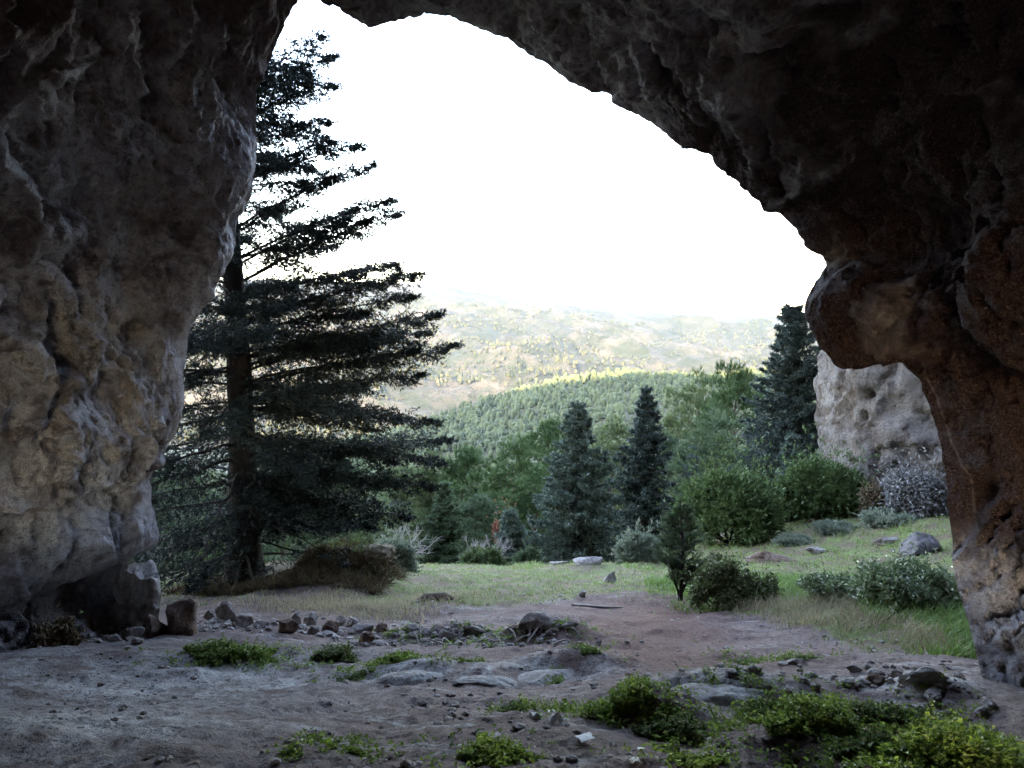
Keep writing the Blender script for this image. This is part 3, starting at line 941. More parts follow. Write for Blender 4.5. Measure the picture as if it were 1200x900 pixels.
def build_right_cliff():
    """pale limestone cliff that stands outside to the right"""
    nu, nv = 190, 170
    # plan curve: front face turning the corner at its left edge
    plan = [(15.5, 33.0), (10.6, 29.5), (8.9, 26.0), (8.35, 23.2), (8.6, 22.2), (9.6, 21.3), (10.8, 20.5), (12.2, 19.4), (13.5, 17.5), (15.0, 15.0), (16.0, 11.0)]
    pl = np.array(plan) + np.array([1.05, 0])
    seg = np.concatenate([[0], np.cumsum(np.linalg.norm(np.diff(pl, axis=0), axis=1))])
    s = np.linspace(0, seg[-1], nu)
    X = np.interp(s, seg, pl[:, 0]); Y = np.interp(s, seg, pl[:, 1])
    XY = smooth1(np.stack([X, Y], 1), 17)
    zz = np.linspace(-8.5, 13, nv)
    G = np.zeros((nu, nv, 3))
    G[:, :, 0] = XY[:, 0][:, None]; G[:, :, 1] = XY[:, 1][:, None]; G[:, :, 2] = zz[None]
    tn = np.gradient(XY, axis=0); nrm = np.stack([-tn[:, 1], tn[:, 0]], 1); nrm /= np.linalg.norm(nrm, axis=1)[:, None]
    nrm *= np.sign((nrm * (-XY)).sum(1).mean())
    V = G.reshape(-1, 3)
    N = np.repeat(np.concatenate([nrm, np.zeros((nu, 1))], 1)[:, None], nv, 1).reshape(-1, 3)
    zf = V[:, 2]
    d = -0.12 * (zf + 4) * 0.25 + 0.35 * fbm(V, 0.22, 3) + 0.11 * fbm(V * [1, 1, .6], 0.7, 5, 0.6, True) + 0.08 * fbm(V, 2.2, 5, 0.65)
    d -= 0.16 * sstep(fbm(V * [1, 1, 1.6], 1.7, 2, off=9), 0.42, 0.6)
    d += 0.16 * facet(V * [1, 1, 0.6], 0.8, 5) + 0.05 * facet(V, 2.6, 8)
    d -= 0.20 * (1 - sstep(np.abs(fbm(V * [1, 1, 0.22], 0.55, 4, off=31)), 0.0, 0.05))
    V = V + N * d[:, None]
    V = V.reshape(nu, nv, 3)
    # top: fold back
    top = V[:, -1:].copy(); top[:, :, 1] += 6; top[:, :, 0] += 5; top[:, :, 2] += 0.5
    V = np.concatenate([V, top], 1)
    o = link('cliff', mesh_np('cliff', V.reshape(-1, 3), grid_faces(nu, nv + 1)), M_cliff)
    tag(o, 'pale pitted limestone cliff standing outside beyond the right leg of the cave', 'cliff')


build_right_cliff()


# ------------------------------------------------------------------ rocks
def rock_mesh(name, size, seed, sub=4, cuts=9, rough=0.10, flat=1.0, mat=M_stone):
    bm = bmesh.new()
    bmesh.ops.create_icosphere(bm, subdivisions=sub, radius=1.0)
    V = np.array([v.co[:] for v in bm.verts])
    F = np.array([[v.index for v in f.verts] for f in bm.faces])
    bm.free()
    rng = np.random.RandomState(seed)
    for k in range(cuts):
        n = rng.normal(size=3); n /= np.linalg.norm(n)
        h = 0.38 + 0.42 * rng.rand()
        dd = V @ n - h
        V = V - np.outer(np.where(dd > 0, dd * 0.94, 0), n)
    off = seed * 3.7
    V = V * (1 + rough * fbm(V, 1.3, 3, off=off)[:, None] + rough * 0.35 * fbm(V, 5, 3, 0.6, off=off + 9)[:, None])
    V = V * (np.array(size) * 0.5)
    me = mesh_np(name, V, F, True)
    me.materials.append(mat)
    return me


def rock(name, px, py, wpx, hpx, label, cat, seed, mat=M_stone, depth=0.9, sink=0.25, rotz=None, group=None, sub=3, rough=0.12, flat=1.0, dy=0.0):
    """rock whose foot is seen at (px, py) and which shows wpx by hpx pixels"""
    p = hit(px, py)
    sc = p[1] / FPX
    w, h = wpx * sc, hpx * sc * 1.05
    depth = min(0.85, max(0.28, 1.7 * hpx / wpx))
    hh = h / (1 - sink)
    me = rock_mesh(name, (w * 1.45, w * depth * 1.3, hh * 1.5), seed, sub + 1, 13, rough * 1.3, flat, mat)
    co = np.array([v.co[:] for v in me.vertices]); lo_, hi_ = co.min(0), co.max(0)
    co = (co - (lo_ + hi_) / 2) / (hi_ - lo_) * np.array([w * 1.04, max(w * depth, 0.8 * h), hh])
    me.vertices.foreach_set('co', co.astype(np.float32).ravel())
    vz = co[:, 2]; yy = p[1] + w * depth * 0.35 + dy
    gz = min(float(ground([p[0]], [yy])[0]), p[2])
    o = link(name, me, None, None, (p[0], yy, gz - vz.min() - sink * (vz.max() - vz.min())), random.Random(seed).uniform(-0.3, 0.3) if rotz is None else rotz)
    tag(o, label, cat, group)
    return o


random.seed(3)
# stones by the foot of the left wall, left to right
rock('boulder', 160, 742, 62, 84, 'tall pale boulder standing under the undercut foot of the left wall', 'boulder', 5, M_pale, 0.8, 0.12, sub=5)
S_ = [
    ('stone', 120, 741, 44, 22, 'pale flat stone lying at the undercut foot of the left wall', 11, M_pale),
    ('stone', 153, 753, 30, 17, 'small grey stone just in front of the tall boulder', 12, M_stone),
    ('stone', 180, 752, 30, 26, 'rust brown stone between the grey stone and the big brown rock', 13, M_brown),
    ('rock', 208, 751, 44, 40, 'big squarish rust brown rock beside the tall boulder', 14, M_brown),
    ('stone', 248, 735, 22, 15, 'small pale stone just right of the big brown rock', 15, M_stone),
    ('stone', 266, 737, 28, 26, 'broken grey stone leaning in the pile right of the big brown rock', 16, M_stone),
    ('stone', 284, 742, 22, 14, 'low grey wedge of stone at the right end of the left pile', 17, M_stone),
    ('stone', 159, 763, 16, 8, 'flat tan pebble in front of the small grey stone', 18, M_stone),
    ('stone', 98, 745, 20, 20, 'reddish stone tucked against the wall left of the pale flat stone', 19, M_brown),
    ('stone', 336, 748, 24, 16, 'dark stone at the left end of the middle pile', 21, M_brown),
    ('stone', 346, 738, 12, 20, 'upright pointed white stone in the middle pile', 22, M_pale),
    ('stone', 363, 733, 18, 15, 'rounded pale stone on top of the middle pile', 23, M_pale),
    ('stone', 366, 744, 18, 12, 'pale pink stone in the middle pile under the rounded one', 24, M_stone),
    ('stone', 386, 742, 22, 16, 'reddish stone behind the left green weed clump', 25, M_brown),
    ('stone', 398, 731, 18, 12, 'grey stone at the back of the middle pile', 26, M_stone),
    ('stone', 412, 737, 16, 12, 'small pale stone right of the reddish one in the middle pile', 27, M_pale),
    ('stone', 428, 757, 20, 16, 'dark red stone between two green weed clumps', 28, M_brown),
    ('stone', 424, 741, 26, 9, 'long pale splinter of stone slanting above the dark red stone', 29, M_pale),
    ('stone', 444, 739, 18, 10, 'small brown stone at the left start of the root bank', 30, M_brown),
    ('stone', 524, 742, 26, 12, 'pale stone half buried in the middle of the root bank', 31, M_stone),
    ('stone', 556, 740, 28, 9, 'low grey stone in the root bank next to the pink topped one', 32, M_stone),
    ('rock', 630, 742, 46, 18, 'pink topped flat rock at the right end of the root bank', 33, M_stone),
    ('stone', 668, 742, 24, 8, 'flat grey stone right of the pink topped rock', 34, M_stone),
    ('stone', 690, 664, 36, 9, 'flat mossy stone on the crest of the grass in front of the left fir', 35, M_stone),
    ('stone', 656, 664, 24, 5, 'low flat stone on the crest left of the mossy stone', 36, M_stone),
    ('stone', 715, 683, 15, 13, 'lone rounded pinkish stone on the grass terrace', 37, M_stone),
    ('rock', 1085, 649, 50, 24, 'dark rough rock on the slope under the pale cliff', 38, M_darkrock),
    ('stone', 905, 662, 56, 13, 'pinkish low rock at the edge of the slope below the round bushes', 39, M_brown),
    ('stone', 958, 650, 26, 8, 'small flat stone in the grass left of the grey tussocks', 40, M_stone),
    ('stone', 1040, 636, 30, 8, 'long flat stone in the grass left of the dark rough rock', 41, M_stone),
    ('stone', 683, 703, 9, 7, 'small white stone at the top of the footpath', 43, M_pale),
    ('stone', 935, 786, 26, 9, 'flat dark stone at the right edge of the footpath', 44, M_stone),
    ('stone', 1002, 797, 20, 7, 'pale stone below the dry grass', 45, M_pale),
    ('stone', 1030, 808, 28, 12, 'dark red stone below the dry grass', 46, M_brown),
    ('stone', 1090, 810, 52, 16, 'whitish broken slab near the foot of the right leg', 47, M_pale),
    ('stone', 850, 878, 20, 7, 'small pale stone in the lower hollow at the right', 48, M_stone),
    ('stone', 785, 877, 26, 8, 'pinkish stone chip below the weedy hump', 49, M_stone),
    ('stone', 1142, 863, 14, 9, 'white stone in the weeds at the lower right', 50, M_pale),
    ('stone', 1080, 852, 22, 9, 'pale stone between the weed bands at the lower right', 51, M_pale),
    ('stone', 130, 757, 20, 9, 'low dark stone at the wall foot in front of the pale flat stone', 52, M_stone),
    ('stone', 305, 741, 18, 8, 'small grey stone lying alone between the left and middle piles', 53, M_stone),
    ('stone', 600, 741, 22, 9, 'brown stone wedged into the root bank left of the pink topped rock', 54, M_brown),
    ('stone', 484, 738, 20, 9, 'moss edged stone near the left end of the root bank', 55, M_stone),
]
for (nm, px, py, w, h, lab, sd_, mt) in S_:
    rock(nm, px, py, w, h, lab, 'rock' if nm == 'rock' else 'stone', sd_, mt, 0.8, 0.25)
# bedrock breaking through the trodden floor
for (px, py, w, h, lab, sd_, dp) in [
    (660, 800, 170, 30, 'smooth pale bedrock hump in the middle of the floor', 61, 0.8),
    (480, 800, 130, 24, 'smooth pale bedrock hump left of the middle one', 62, 0.7),
    (560, 803, 110, 18, 'low worn bedrock strip between the two pale humps', 63, 0.6),
    (845, 832, 190, 30, 'long weathered bedrock slab beside the weedy hump', 64, 0.6),
    (1010, 850, 110, 26, 'grey bedrock bump among the weeds at the lower right', 65, 0.6),
    (260, 797, 130, 7, 'whitish worn bedrock patch on the left floor', 66, 0.7)]:
    p = hit(px, py)
    sc = p[1] / FPX
    w_ = w * sc
    me = rock_mesh('bedrock', (w_, w_ * dp, 0.26), sd_, 5, 3, 0.09, 1, M_pale)
    yy = p[1] + w_ * dp * 0.4
    gz = float(ground([p[0]], [yy])[0])
    o = link('bedrock', me, None, None, (p[0], yy, gz - 0.104), 0.0)
    o.rotation_euler = (math.atan(-0.27), 0, 0.1)
    tag(o, lab, 'bedrock')


def scatter_pebbles():
    rng = np.random.RandomState(5)
    n = 3000
    y = 3.0 + 9 * rng.rand(n) ** 1.2
    x = (rng.rand(n) - 0.5) * 1.25 * y
    k = fbm(np.stack([x, y, 0 * x], 1), 0.9, 2, off=77)
    ok = (k > -0.12)
    x, y = x[ok], y[ok]; n = len(x)
    z = ground(x, y)
    h = (0.006 + 0.028 * rng.rand(n) ** 4); w = h * (1.4 + rng.rand(n))
    V, F = crown_cloud(np.stack([x, y, z - h * 0.3], 1), h, w, rng, 2, 5, 0.0)
    tag(link('gravel', mesh_np('gravel', V, F, False), M_stone), 'scattered pebbles and crumbs of earth on the floor', 'gravel', kind='stuff')


scatter_pebbles()


# ------------------------------------------------------------------ trees
def trunk_np(h, r0, r1, rng, n=10, wob=0.02, flare=1.5, seg=14):
    t = np.linspace(0, 1, seg)
    pts = np.stack([wob * h * np.cumsum(rng.normal(size=seg)) * 0.3, wob * h * np.cumsum(rng.normal(size=seg)) * 0.3, t * h], 1)
    pts[:, :2] -= pts[0, :2]
    r = r0 + (r1 - r0) * t
    r = r * (1 + (flare - 1) * np.exp(-t * 14))
    return pts, tube(pts, r, n)


def bough(S, E, rng, R, dens=1.0, l2=0.5, nl=0.026, nw=0.007, npt=13, step=0.10, sag=0.12, l3=0.13, updown=0.25, hang=0.0):
    """one bough: wood tube parts and needles. S start, E tip"""
    S = np.array(S, float); E = np.array(E, float)
    Lb = np.linalg.norm(E - S)
    C = (S + E) / 2 + np.array([0, 0, -sag * Lb])
    m = max(6, int(Lb / step))
    v = np.linspace(0, 1, m)
    pts = (1 - v)[:, None] ** 2 * S + 2 * (v * (1 - v))[:, None] * C + v[:, None] ** 2 * E
    pts += 0.015 * Lb * np.stack([fbm(xyz(v * 5, S[2], S[0] + k), 1, 2) for k in (0, 9, 18)], 1)
    rad = np.interp(v, [0, 1], [0.008 + 0.007 * Lb, 0.003])
    wood = [tube(pts[::2] if m > 8 else pts, rad[::2] if m > 8 else rad, 5)]
    T = np.gradient(pts, axis=0); T /= np.linalg.norm(T, axis=1)[:, None]
    side = np.cross(T, [0, 0, 1.0]); side /= np.linalg.norm(side, axis=1)[:, None] + 1e-9
    P2, D2, L2 = [], [], []
    start = int(m * 0.06)
    for i in range(start, m):
        vv = v[i]
        for sg in (-1, 1):
            if rng.rand() > dens * (0.55 + 0.45 * min(1, vv * 3)):
                continue
            ln = l2 * Lb ** 0.5 * (0.35 + 0.65 * math.sin(PI * min(1, 0.28 + 0.72 * vv) ** 0.9)) * (0.6 + 0.6 * rng.rand())
            ln *= 1 if vv < 0.93 else 0.5
            a = math.radians(38 + 22 * rng.rand())
            d = T[i] * math.cos(a) + side[i] * sg * math.sin(a) + np.array([0, 0, updown * rng.normal() - 0.06])
            P2.append(pts[i]); D2.append(d / np.linalg.norm(d)); L2.append(ln)
    P2.append(pts[-1] - T[-1] * 0.05); D2.append(T[-1]); L2.append(0.18)
    P2 = np.array(P2); D2 = np.array(D2); L2 = np.array(L2)
    # twigs (level 3) along level 2
    P3, D3, L3 = [P2], [D2], [L2]
    sA, sB = perp(D2)
    nst = 7
    for k in range(nst):
        f = (k + 0.5 + 0.5 * rng.rand(len(P2))) / nst
        for sg in (-1, 1):
            a = np.radians(40 + 20 * rng.rand(len(P2)))[:, None]
            d = D2 * np.cos(a) + sA * sg * np.sin(a) + sB * (0.6 * rng.normal(size=(len(P2), 1)))
            d[:, 2] -= 0.12 + hang
            P3.append(P2 + D2 * (L2 * f)[:, None]); D3.append(d)
            L3.append(np.minimum(l3 * (0.6 + 0.8 * rng.rand(len(P2))), L2 * 0.6) * (1.15 - 0.5 * f))
    P3 = np.concatenate(P3); D3 = np.concatenate(D3); L3 = np.concatenate(L3)
    nd = needles(P3, D3, L3, npt, nl, nw, 0.75, rng)
    # thin wood of level 2 as triangular slivers
    A, _ = perp(D2)
    w = 0.0035
    e = P2 + D2 * L2[:, None]
    Vw = np.stack([P2 - A * w, P2 + A * w, e + A * 0.001, e - A * 0.001], 1).reshape(-1, 3)
    wood.append((Vw, np.arange(len(Vw)).reshape(-1, 4)))
    return merge(wood), nd


def big_fir():
    rng = np.random.RandomState(21)
    D = 12.3
    base = hit(284, 690)
    base = np.array([(284 - 600) / FPX * D * 1.0, D, 0.0]); base[0] = at(284, 600, D)[0]
    base[2] = float(ground([base[0]], [D])[0]) - 0.1
    root = empty('fir_tree', base)
    tag(root, 'big dark fir silhouetted against the sky beside the left wall of the cave', 'fir tree')
    zt = at(300, -15, D)[2] - base[2]
    seg = 26
    t = np.linspace(0, 1, seg)
    pts = np.stack([0.05 * np.sin(t * 5), 0.04 * np.cos(t * 4), t * zt], 1); pts[:, :2] -= pts[0, :2]
    pts[:, 0] += -0.03 * t * zt * 0.2
    r = 0.245 * (1 - t) ** 0.85 + 0.02
    r *= 1 + 0.55 * np.exp(-t * 22)
    V, F = tube(pts, r, 16)
    V += 0.012 * fbm(V * [1, 1, .4], 9, 3)[:, None] * np.sign(V - 0)[:, :] * [1, 1, 0]
    link('trunk', mesh_np('trunk', V, F), M_bark, root)
    # boughs: explicit tips seen on the right, plus the ring of others
    tips = [((373, 44), 105), ((387, 67), 120), ((388, 100), 140), ((382, 143), 165), ((420, 170), 215), ((433, 194), 262), ((455, 236), 300),
            ((462, 250), 330), ((462, 309), 352), ((487, 322), 380), ((480, 348), 395), ((511, 371), 420), ((500, 392), 430), ((531, 407), 455), ((490, 440), 470),
            ((508, 495), 478), ((523, 514), 545), ((515, 540), 520), ((502, 569), 560), ((475, 606), 590), ((440, 590), 560), ((395, 620), 610)]
    boughs = []
    xt = 284
    for (tx, ty), ry in tips:
        off = rng.uniform(-0.5, 0.5)
        E = at(tx, ty, D + off)
        S = at(xt, ry, D)
        tt = (S[2] - base[2]) / zt
        boughs.append((S - base, E - base, 1.0))
        k_ = rng.uniform(0.62, 0.88); q_ = rng.uniform(-0.7, 0.7)
        boughs.append((S - base + [0, 0, rng.uniform(-0.15, 0.1)], S - base + (E - S) * k_ + [0, q_, rng.uniform(-0.12, 0.12)], 1.0))
    # remaining boughs all round
    n = 94
    for i in range(n):
        f = ((i + 0.5) / n) ** 1.25
        h = (0.055 + 0.93 * f) * zt
        phi = i * 2.399963 + rng.uniform(-0.3, 0.3)
        if i % 5 == 0: phi = -PI / 2 + rng.uniform(-0.8, 0.8)
        reach = 3.35 * (1 - f) ** 0.72 * rng.uniform(0.75, 1.08) + 0.15
        if f < 0.16:
            reach *= 0.75
        rise = reach * (-0.20 + 0.56 * f + rng.uniform(-0.16, 0.12))
        if math.cos(phi) > 0.72 and f < 0.92:      # the right side has its own list, keep a few short ones
            reach *= 0.78
        S = np.array([0, 0, h]); E = np.array([math.cos(phi) * reach, math.sin(phi) * reach, h + rise])
        boughs.append((S, E, 0.9 if f > 0.30 else (0.62 if f > 0.12 else 0.3)))
    for S, E, dens in boughs:
        Lb = np.linalg.norm(E - S)
        low = S[2] < 0.22 * zt
        w, nd = bough(S, E, rng, 1, dens, 0.36, 0.046, 0.0165, 10, 0.095, -0.05, 0.16, 0.34, 0.22)
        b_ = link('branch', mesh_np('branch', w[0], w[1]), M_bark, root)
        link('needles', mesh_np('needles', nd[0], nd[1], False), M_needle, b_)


def conical_fir(px, toprow, d, wpx, label, seed, mat, n=90, cat='fir tree', baserow=None, name='fir_tree', npt=4, nl=0.105, nw=0.045, gap=0.0, shape=1.0):
    rng = np.random.RandomState(seed)
    x = at(px, 500, d)[0]
    z0 = float(ground([x], [d], False)[0]) - 0.1
    zt = at(px, toprow, d)[2] - z0
    R = wpx * 0.5 / FPX * d
    root = empty(name, (x, d, z0))
    tag(root, label, cat)
    pts, (V, F) = trunk_np(zt * 0.985, 0.035 * zt ** 0.9, 0.015, rng, 9, 0.004)
    link('trunk', mesh_np('trunk', V, F), M_bark, root)
    W, N = [], []
    k = 0
    f = 0.04
    whorls = int(n / 5.5)
    for wi in range(whorls):
        fw = 0.03 + 0.93 * (wi / (whorls - 1)) ** 0.92
        nb = 8 if fw < 0.7 else (6 if fw < 0.88 else 5)
        for j in range(nb):
            fz = fw + rng.uniform(-0.045, 0.045) * (1 - fw)
            phi = 2 * PI * j / nb + wi * 1.1 + rng.uniform(-0.25, 0.25)
            r = R * min(1, (1 - fz) ** shape * (1.08 if fz > 0.15 else 0.98)) * rng.uniform(0.66, 1.12) * (1 + 0.22 * math.sin(phi * 1 + seed) * math.sin(fz * 9 + seed) + 0.12 * math.sin(phi * 2 + fz * 14)) + 0.03
            h = fz * zt
            S = np.array([0, 0, h]); E = np.array([math.cos(phi) * r, math.sin(phi) * r, h + r * (0.10 + 0.5 * fz * fz + rng.uniform(-.12, .16))])
            w, nd = bough(S, E, rng, 1, 0.9, 0.30, nl, nw, npt, max(0.16, r / 9), 0.06, 0.17, 0.5)
            W.append(w); N.append(nd)
    # leader
    ld = needles(np.array([[0, 0, zt * 0.90]]), np.array([[0, 0, 1.0]]), zt * 0.10, 60, nl, nw * 0.7, 0.7, rng)
    N.append(ld)
    wv = merge(W); nv = merge(N)
    link('limbs', mesh_np('limbs', *wv), M_bark, root)
    link('crown', mesh_np('crown', nv[0], nv[1], False), mat, root)
    return root


def pine_data(seed, h=8.0, w=6.0, nclump=34, lean=0.0, flat=0.7, low=0.25, tuft=0.30, per=96, cone=False):
    rng = np.random.RandomState(seed)
    seg = 12
    t = np.linspace(0, 1, seg)
    pts = np.stack([lean * h * t ** 2 + 0.06 * h * np.sin(t * 4 + seed) * t, 0.05 * h * np.sin(t * 3.3 + 2 * seed) * t, t * h * 0.9], 1)
    tr = tube(pts, 0.028 * h * (1 - t) ** 0.8 + 0.03, 8)
    W, N = [], []
    for i in range(nclump):
        f = low + (0.97 - low) * ((i + rng.rand()) / nclump)
        env = (1 - ((f - low) / (1 - low)) ** 1.1) if cone else math.sin(PI * min(1, 0.18 + 0.80 * (f - low) / (1 - low)) ** 0.9)
        rr = 0.5 * w * max(0.12, env) * rng.uniform(0.45, 1.05)
        phi = i * 2.4 + rng.uniform(-.5, .5)
        zb = f * h
        base = np.array([np.interp(zb * 0.85, pts[:, 2], pts[:, 0]), np.interp(zb * 0.85, pts[:, 2], pts[:, 1]), zb * 0.85])
        c = np.array([base[0] + math.cos(phi) * rr, base[1] + math.sin(phi) * rr, zb])
        mid = (base + c) / 2 + np.array([0, 0, -0.05 * rr])
        W.append(tube(np.array([base, mid, c]), [0.03 + 0.012 * rr, 0.025, 0.012], 5))
        cr = w * 0.16 * rng.uniform(0.75, 1.25)
        # sub-clumps
        for q in range(4):
            off = rng.normal(size=3) * cr * 0.55 * np.array([1, 1, flat])
            m = per // 4
            u = rng.normal(size=(m, 3)); u /= np.linalg.norm(u, axis=1)[:, None]
            u[:, 2] = np.where(u[:, 2] < -0.3, -u[:, 2] * 0.5, u[:, 2])
            rad = cr * 0.62 * (0.55 + 0.45 * rng.rand(m))[:, None]
            P = c + off + u * rad * np.array([1, 1, flat])
            D = u + np.array([0, 0, 0.7]) + 0.3 * rng.normal(size=(m, 3))
            N.append(needles(P, D, tuft * 0.35, 11, tuft, tuft * 0.13, 0.55, rng))
    return tr, merge(W), merge(N)


_pines = {}


def pine_proto(key, **kw):
    if key not in _pines:
        tr, w, n = pine_data(**kw)
        _pines[key] = (mesh_np('trunk', *tr), mesh_np('limbs', *w), mesh_np('crown', n[0], n[1], False), kw['h'], kw['w'])
    return _pines[key]


def place_pine(key, px, toprow, d, wpx, label, mat, bark=M_bark2, group=None, rot=0.0, name='pine_tree', cat='pine tree', zdrop=0.0):
    tr, w, n, h0, w0 = _pines[key]
    x = at(px, 500, d)[0]
    z0 = float(ground([x], [d], False)[0]) - 0.15
    H = at(px, toprow, d)[2] - z0
    Wd = wpx / FPX * d
    root = empty(name, (x, d, z0), rot)
    root.scale = (Wd / w0, Wd / w0, H / h0)
    tag(root, label, cat, group)
    for nm, me, mt in (('trunk', tr, bark), ('limbs', w, bark), ('crown', n, mat)):
        o = bpy.data.objects.new(nm, me)
        if len(me.materials) == 0:
            me.materials.append(mt)
        COL.objects.link(o); o.parent = root
        o.material_slots[0].link = 'OBJECT'
        o.material_slots[0].material = mt
    return root


big_fir()
conical_fir(678, 470, 27, 156, 'broad silvery green fir rising from behind the grass crest, left of the pair', 31, M_fir, 120)
conical_fir(757, 452, 31, 104, 'slimmer blue green fir right behind the broad one', 32, M_fir2, 120)
conical_fir(927, 354, 31, 144, 'tall dense dark fir in front of the pale cliff edge', 33, M_fir2, 150, shape=0.75)
conical_fir(930, 512, 25.5, 62, 'small bluish fir growing at the foot of the tall dark fir', 34, M_fir, 60)
conical_fir(812, 522, 45, 50, 'small dark fir top among the pines left of the tall fir', 35, M_fir2, 60)
conical_fir(520, 566, 30, 74, 'young green fir in the dip right of the bare grey branches', 36, M_pine3, 70)
conical_fir(598, 600, 26, 50, 'short young fir at the left skirt of the broad silvery one', 37, M_fir, 55)

pine_proto('a', seed=1, h=8, w=6.0, nclump=36)
pine_proto('b', seed=2, h=8, w=6.5, nclump=30, lean=0.06, low=0.35)
pine_proto('c', seed=3, h=8, w=5.0, nclump=40, low=0.12)
pine_proto('d', seed=4, h=8, w=5.0, nclump=36, low=0.08, cone=True)
pine_proto('e', seed=5, h=8, w=7.5, nclump=22, lean=-0.05, low=0.5, flat=0.45)
PN = [
    ('a', 596, 530, 48, 100, 'rounded bright green pine in the centre of the dip', M_pine),
    ('b', 650, 503, 58, 110, 'bright green pine just left of the broad silvery fir', M_pine),
    ('c', 545, 530, 62, 90, 'mid green pine behind the young fir', M_pine),
    ('d', 505, 545, 44, 80, 'pale yellow green pointed pine close to the tips of the big fir', M_pine2),
    ('c', 470, 552, 56, 90, 'pale green pine half hidden behind the tips of the big fir', M_pine2),
    ('a', 715, 508, 64, 90, 'olive green pine showing between the two middle firs', M_pine2),
    ('e', 818, 450, 62, 90, 'flat topped pine with open yellow green crown left of the tall fir', M_pine2),
    ('b', 862, 440, 56, 110, 'wide loose pine touching the left side of the tall fir', M_pine),
    ('a', 840, 500, 48, 110, 'dull green pine below the flat topped one', M_pine3),
    ('c', 785, 515, 52, 70, 'bushy pine right of the slimmer fir', M_pine3),
    ('a', 215, 556, 34, 120, 'bluish green pine seen between the left wall and the big trunk', M_pine3),
    ('c', 180, 580, 27, 90, 'bluish green pine touching the edge of the left wall', M_pine3),
    ('b', 330, 560, 36, 110, 'green pine seen just right of the big trunk', M_pine3),
    ('a', 400, 556, 40, 120, 'green pine under the right boughs of the big fir', M_pine3),
    ('d', 440, 590, 30, 80, 'low pale pine above the earth mound', M_pine2),
    ('c', 560, 585, 38, 70, 'dark pine stem and crown left of the russet bush', M_pine3),
    ('a', 625, 560, 40, 90, 'green pine above the russet bush', M_pine),
    ('c', 260, 590, 26, 90, 'low green pine directly behind the big trunk', M_pine3),
    ('b', 895, 520, 42, 80, 'loose pine low beside the tall fir', M_pine3),
    ('a', 1000, 420, 60, 80, 'pine behind the pale cliff edge', M_pine),
]
rr_ = random.Random(9)
for (k, px, tr_, d, w, lab, mt) in PN[:-1]:
    place_pine(k, px, tr_, d, w, lab, mt, rot=rr_.uniform(0, 6.28))
# pines further down the slope that nothing tells apart
for i in range(46):
    d = rr_.uniform(75, 150)
    px = rr_.uniform(150, 930)
    x = at(px, 500, d)[0]
    z0 = float(ground([x], [d], False)[0])
    H = rr_.uniform(7.5, 10.5)
    a = (z0 + H - CAMZ) / d
    row = 450 - FPX * (a * _ca + _sa) / (_ca - a * _sa) if False else 370 - FPX * a
    place_pine(rr_.choice('abce'), px, row, d, rr_.uniform(5.5, 7.5) * FPX / d, 'pine of the dense green wood filling the slope below the terrace', rr_.choice([M_pine, M_pine, M_pine2, M_pine3]),
               group='pines of the wood below the terrace', rot=rr_.uniform(0, 6.28))


# ------------------------------------------------------------------ bushes
def bush(name, px, baserow, toprow, wpx, label, mat, seed, kind='needle', d=None, cat='bush', n=9000, size=0.07, lobes=22, stem=True, aspect=0.9, inner=0.55, dy=0.0, lobr=0.75):
    rng = np.random.RandomState(seed)
    p = hit(px, baserow) if d is None else np.array([at(px, 500, d)[0], d, 0])
    p = p.copy(); p[1] += dy
    p[2] = float(ground([p[0]], [p[1]], False)[0])
    H = at(px, toprow, p[1])[2] - p[2]
    H = max(H, 0.1)
    R = wpx / FPX * p[1] * 0.5
    root = empty(name, p); tag(root, label, cat)
    # lobes
    cs, rs = [], []
    for i in range(lobes):
        phi = i * 2.4 + rng.uniform(-.4, .4); f = (i + 0.5) / lobes
        rr = R * (0.72 + 0.16 * (lobr < 1)) * math.sqrt(rng.uniform(0.1, 1)) * (1 - 0.5 * f ** (1 if lobr == 1 else 3))
        zc = H * (0.22 + 0.62 * f) * (0.85 + 0.15 * rng.rand())
        cs.append((math.cos(phi) * rr, math.sin(phi) * rr * aspect, zc)); rs.append(min(R, H) * rng.uniform(0.26, 0.50) * lobr)
    cs = np.array(cs); rs = np.array(rs)
    k = rng.randint(0, lobes, n)
    u = rng.normal(size=(n, 3)); u /= np.linalg.norm(u, axis=1)[:, None]
    rad = rs[k] * (inner + (1 - inner) * rng.rand(n) ** 0.5)
    P = cs[k] + u * rad[:, None] * np.array([R / max(R, H) * 1.05, R / max(R, H) * 1.05, H / max(R, H)]) / max(0.5, min(R, H) / max(R, H)) ** 0.5
    wild = (rng.rand(n) < 0.24)[:, None] * rng.rand(n, 1) ** 1.8 * 0.34 * (0.4 + 1.2 * (fbm(u * 2.2 + seed, 1.0, 2) > 0.05))[:, None]
    P = P + u * wild * np.array([R, R, 1.4 * H]) * np.array([1, 1, 1])
    P[:, 2] = np.abs(P[:, 2])
    if kind == 'needle':
        Dv = u + np.array([0, 0, 0.6]) + 0.3 * rng.normal(size=(n, 3))
        V, F = needles(P, Dv, size, 6, size, size * 0.28, 0.6, rng)
    elif kind == 'leaf':
        Dv = u * 0.8 + 0.7 * rng.normal(size=(n, 3)); Nn = u + 0.6 * rng.normal(size=(n, 3)) + np.array([0, 0, 0.8])
        V, F = leaves(P, Nn, Dv, size * (0.6 + 0.8 * rng.rand(n)), size * 0.5, rng)
    link('crown', mesh_np('crown', V, F, False), mat, root)
    W = []
    for i in range(min(lobes, 12)):
        m = cs[i] * 0.5 + rng.normal(size=3) * 0.03 * R
        W.append(tube(np.array([[0.02 * i * (-1) ** i * 0.1, 0, -0.05], m, cs[i]]), [0.02 * max(H, .4), 0.013 * max(H, .4), 0.006], 5))
    link('stems', mesh_np('stems', *merge(W)), M_bark, root)
    return root


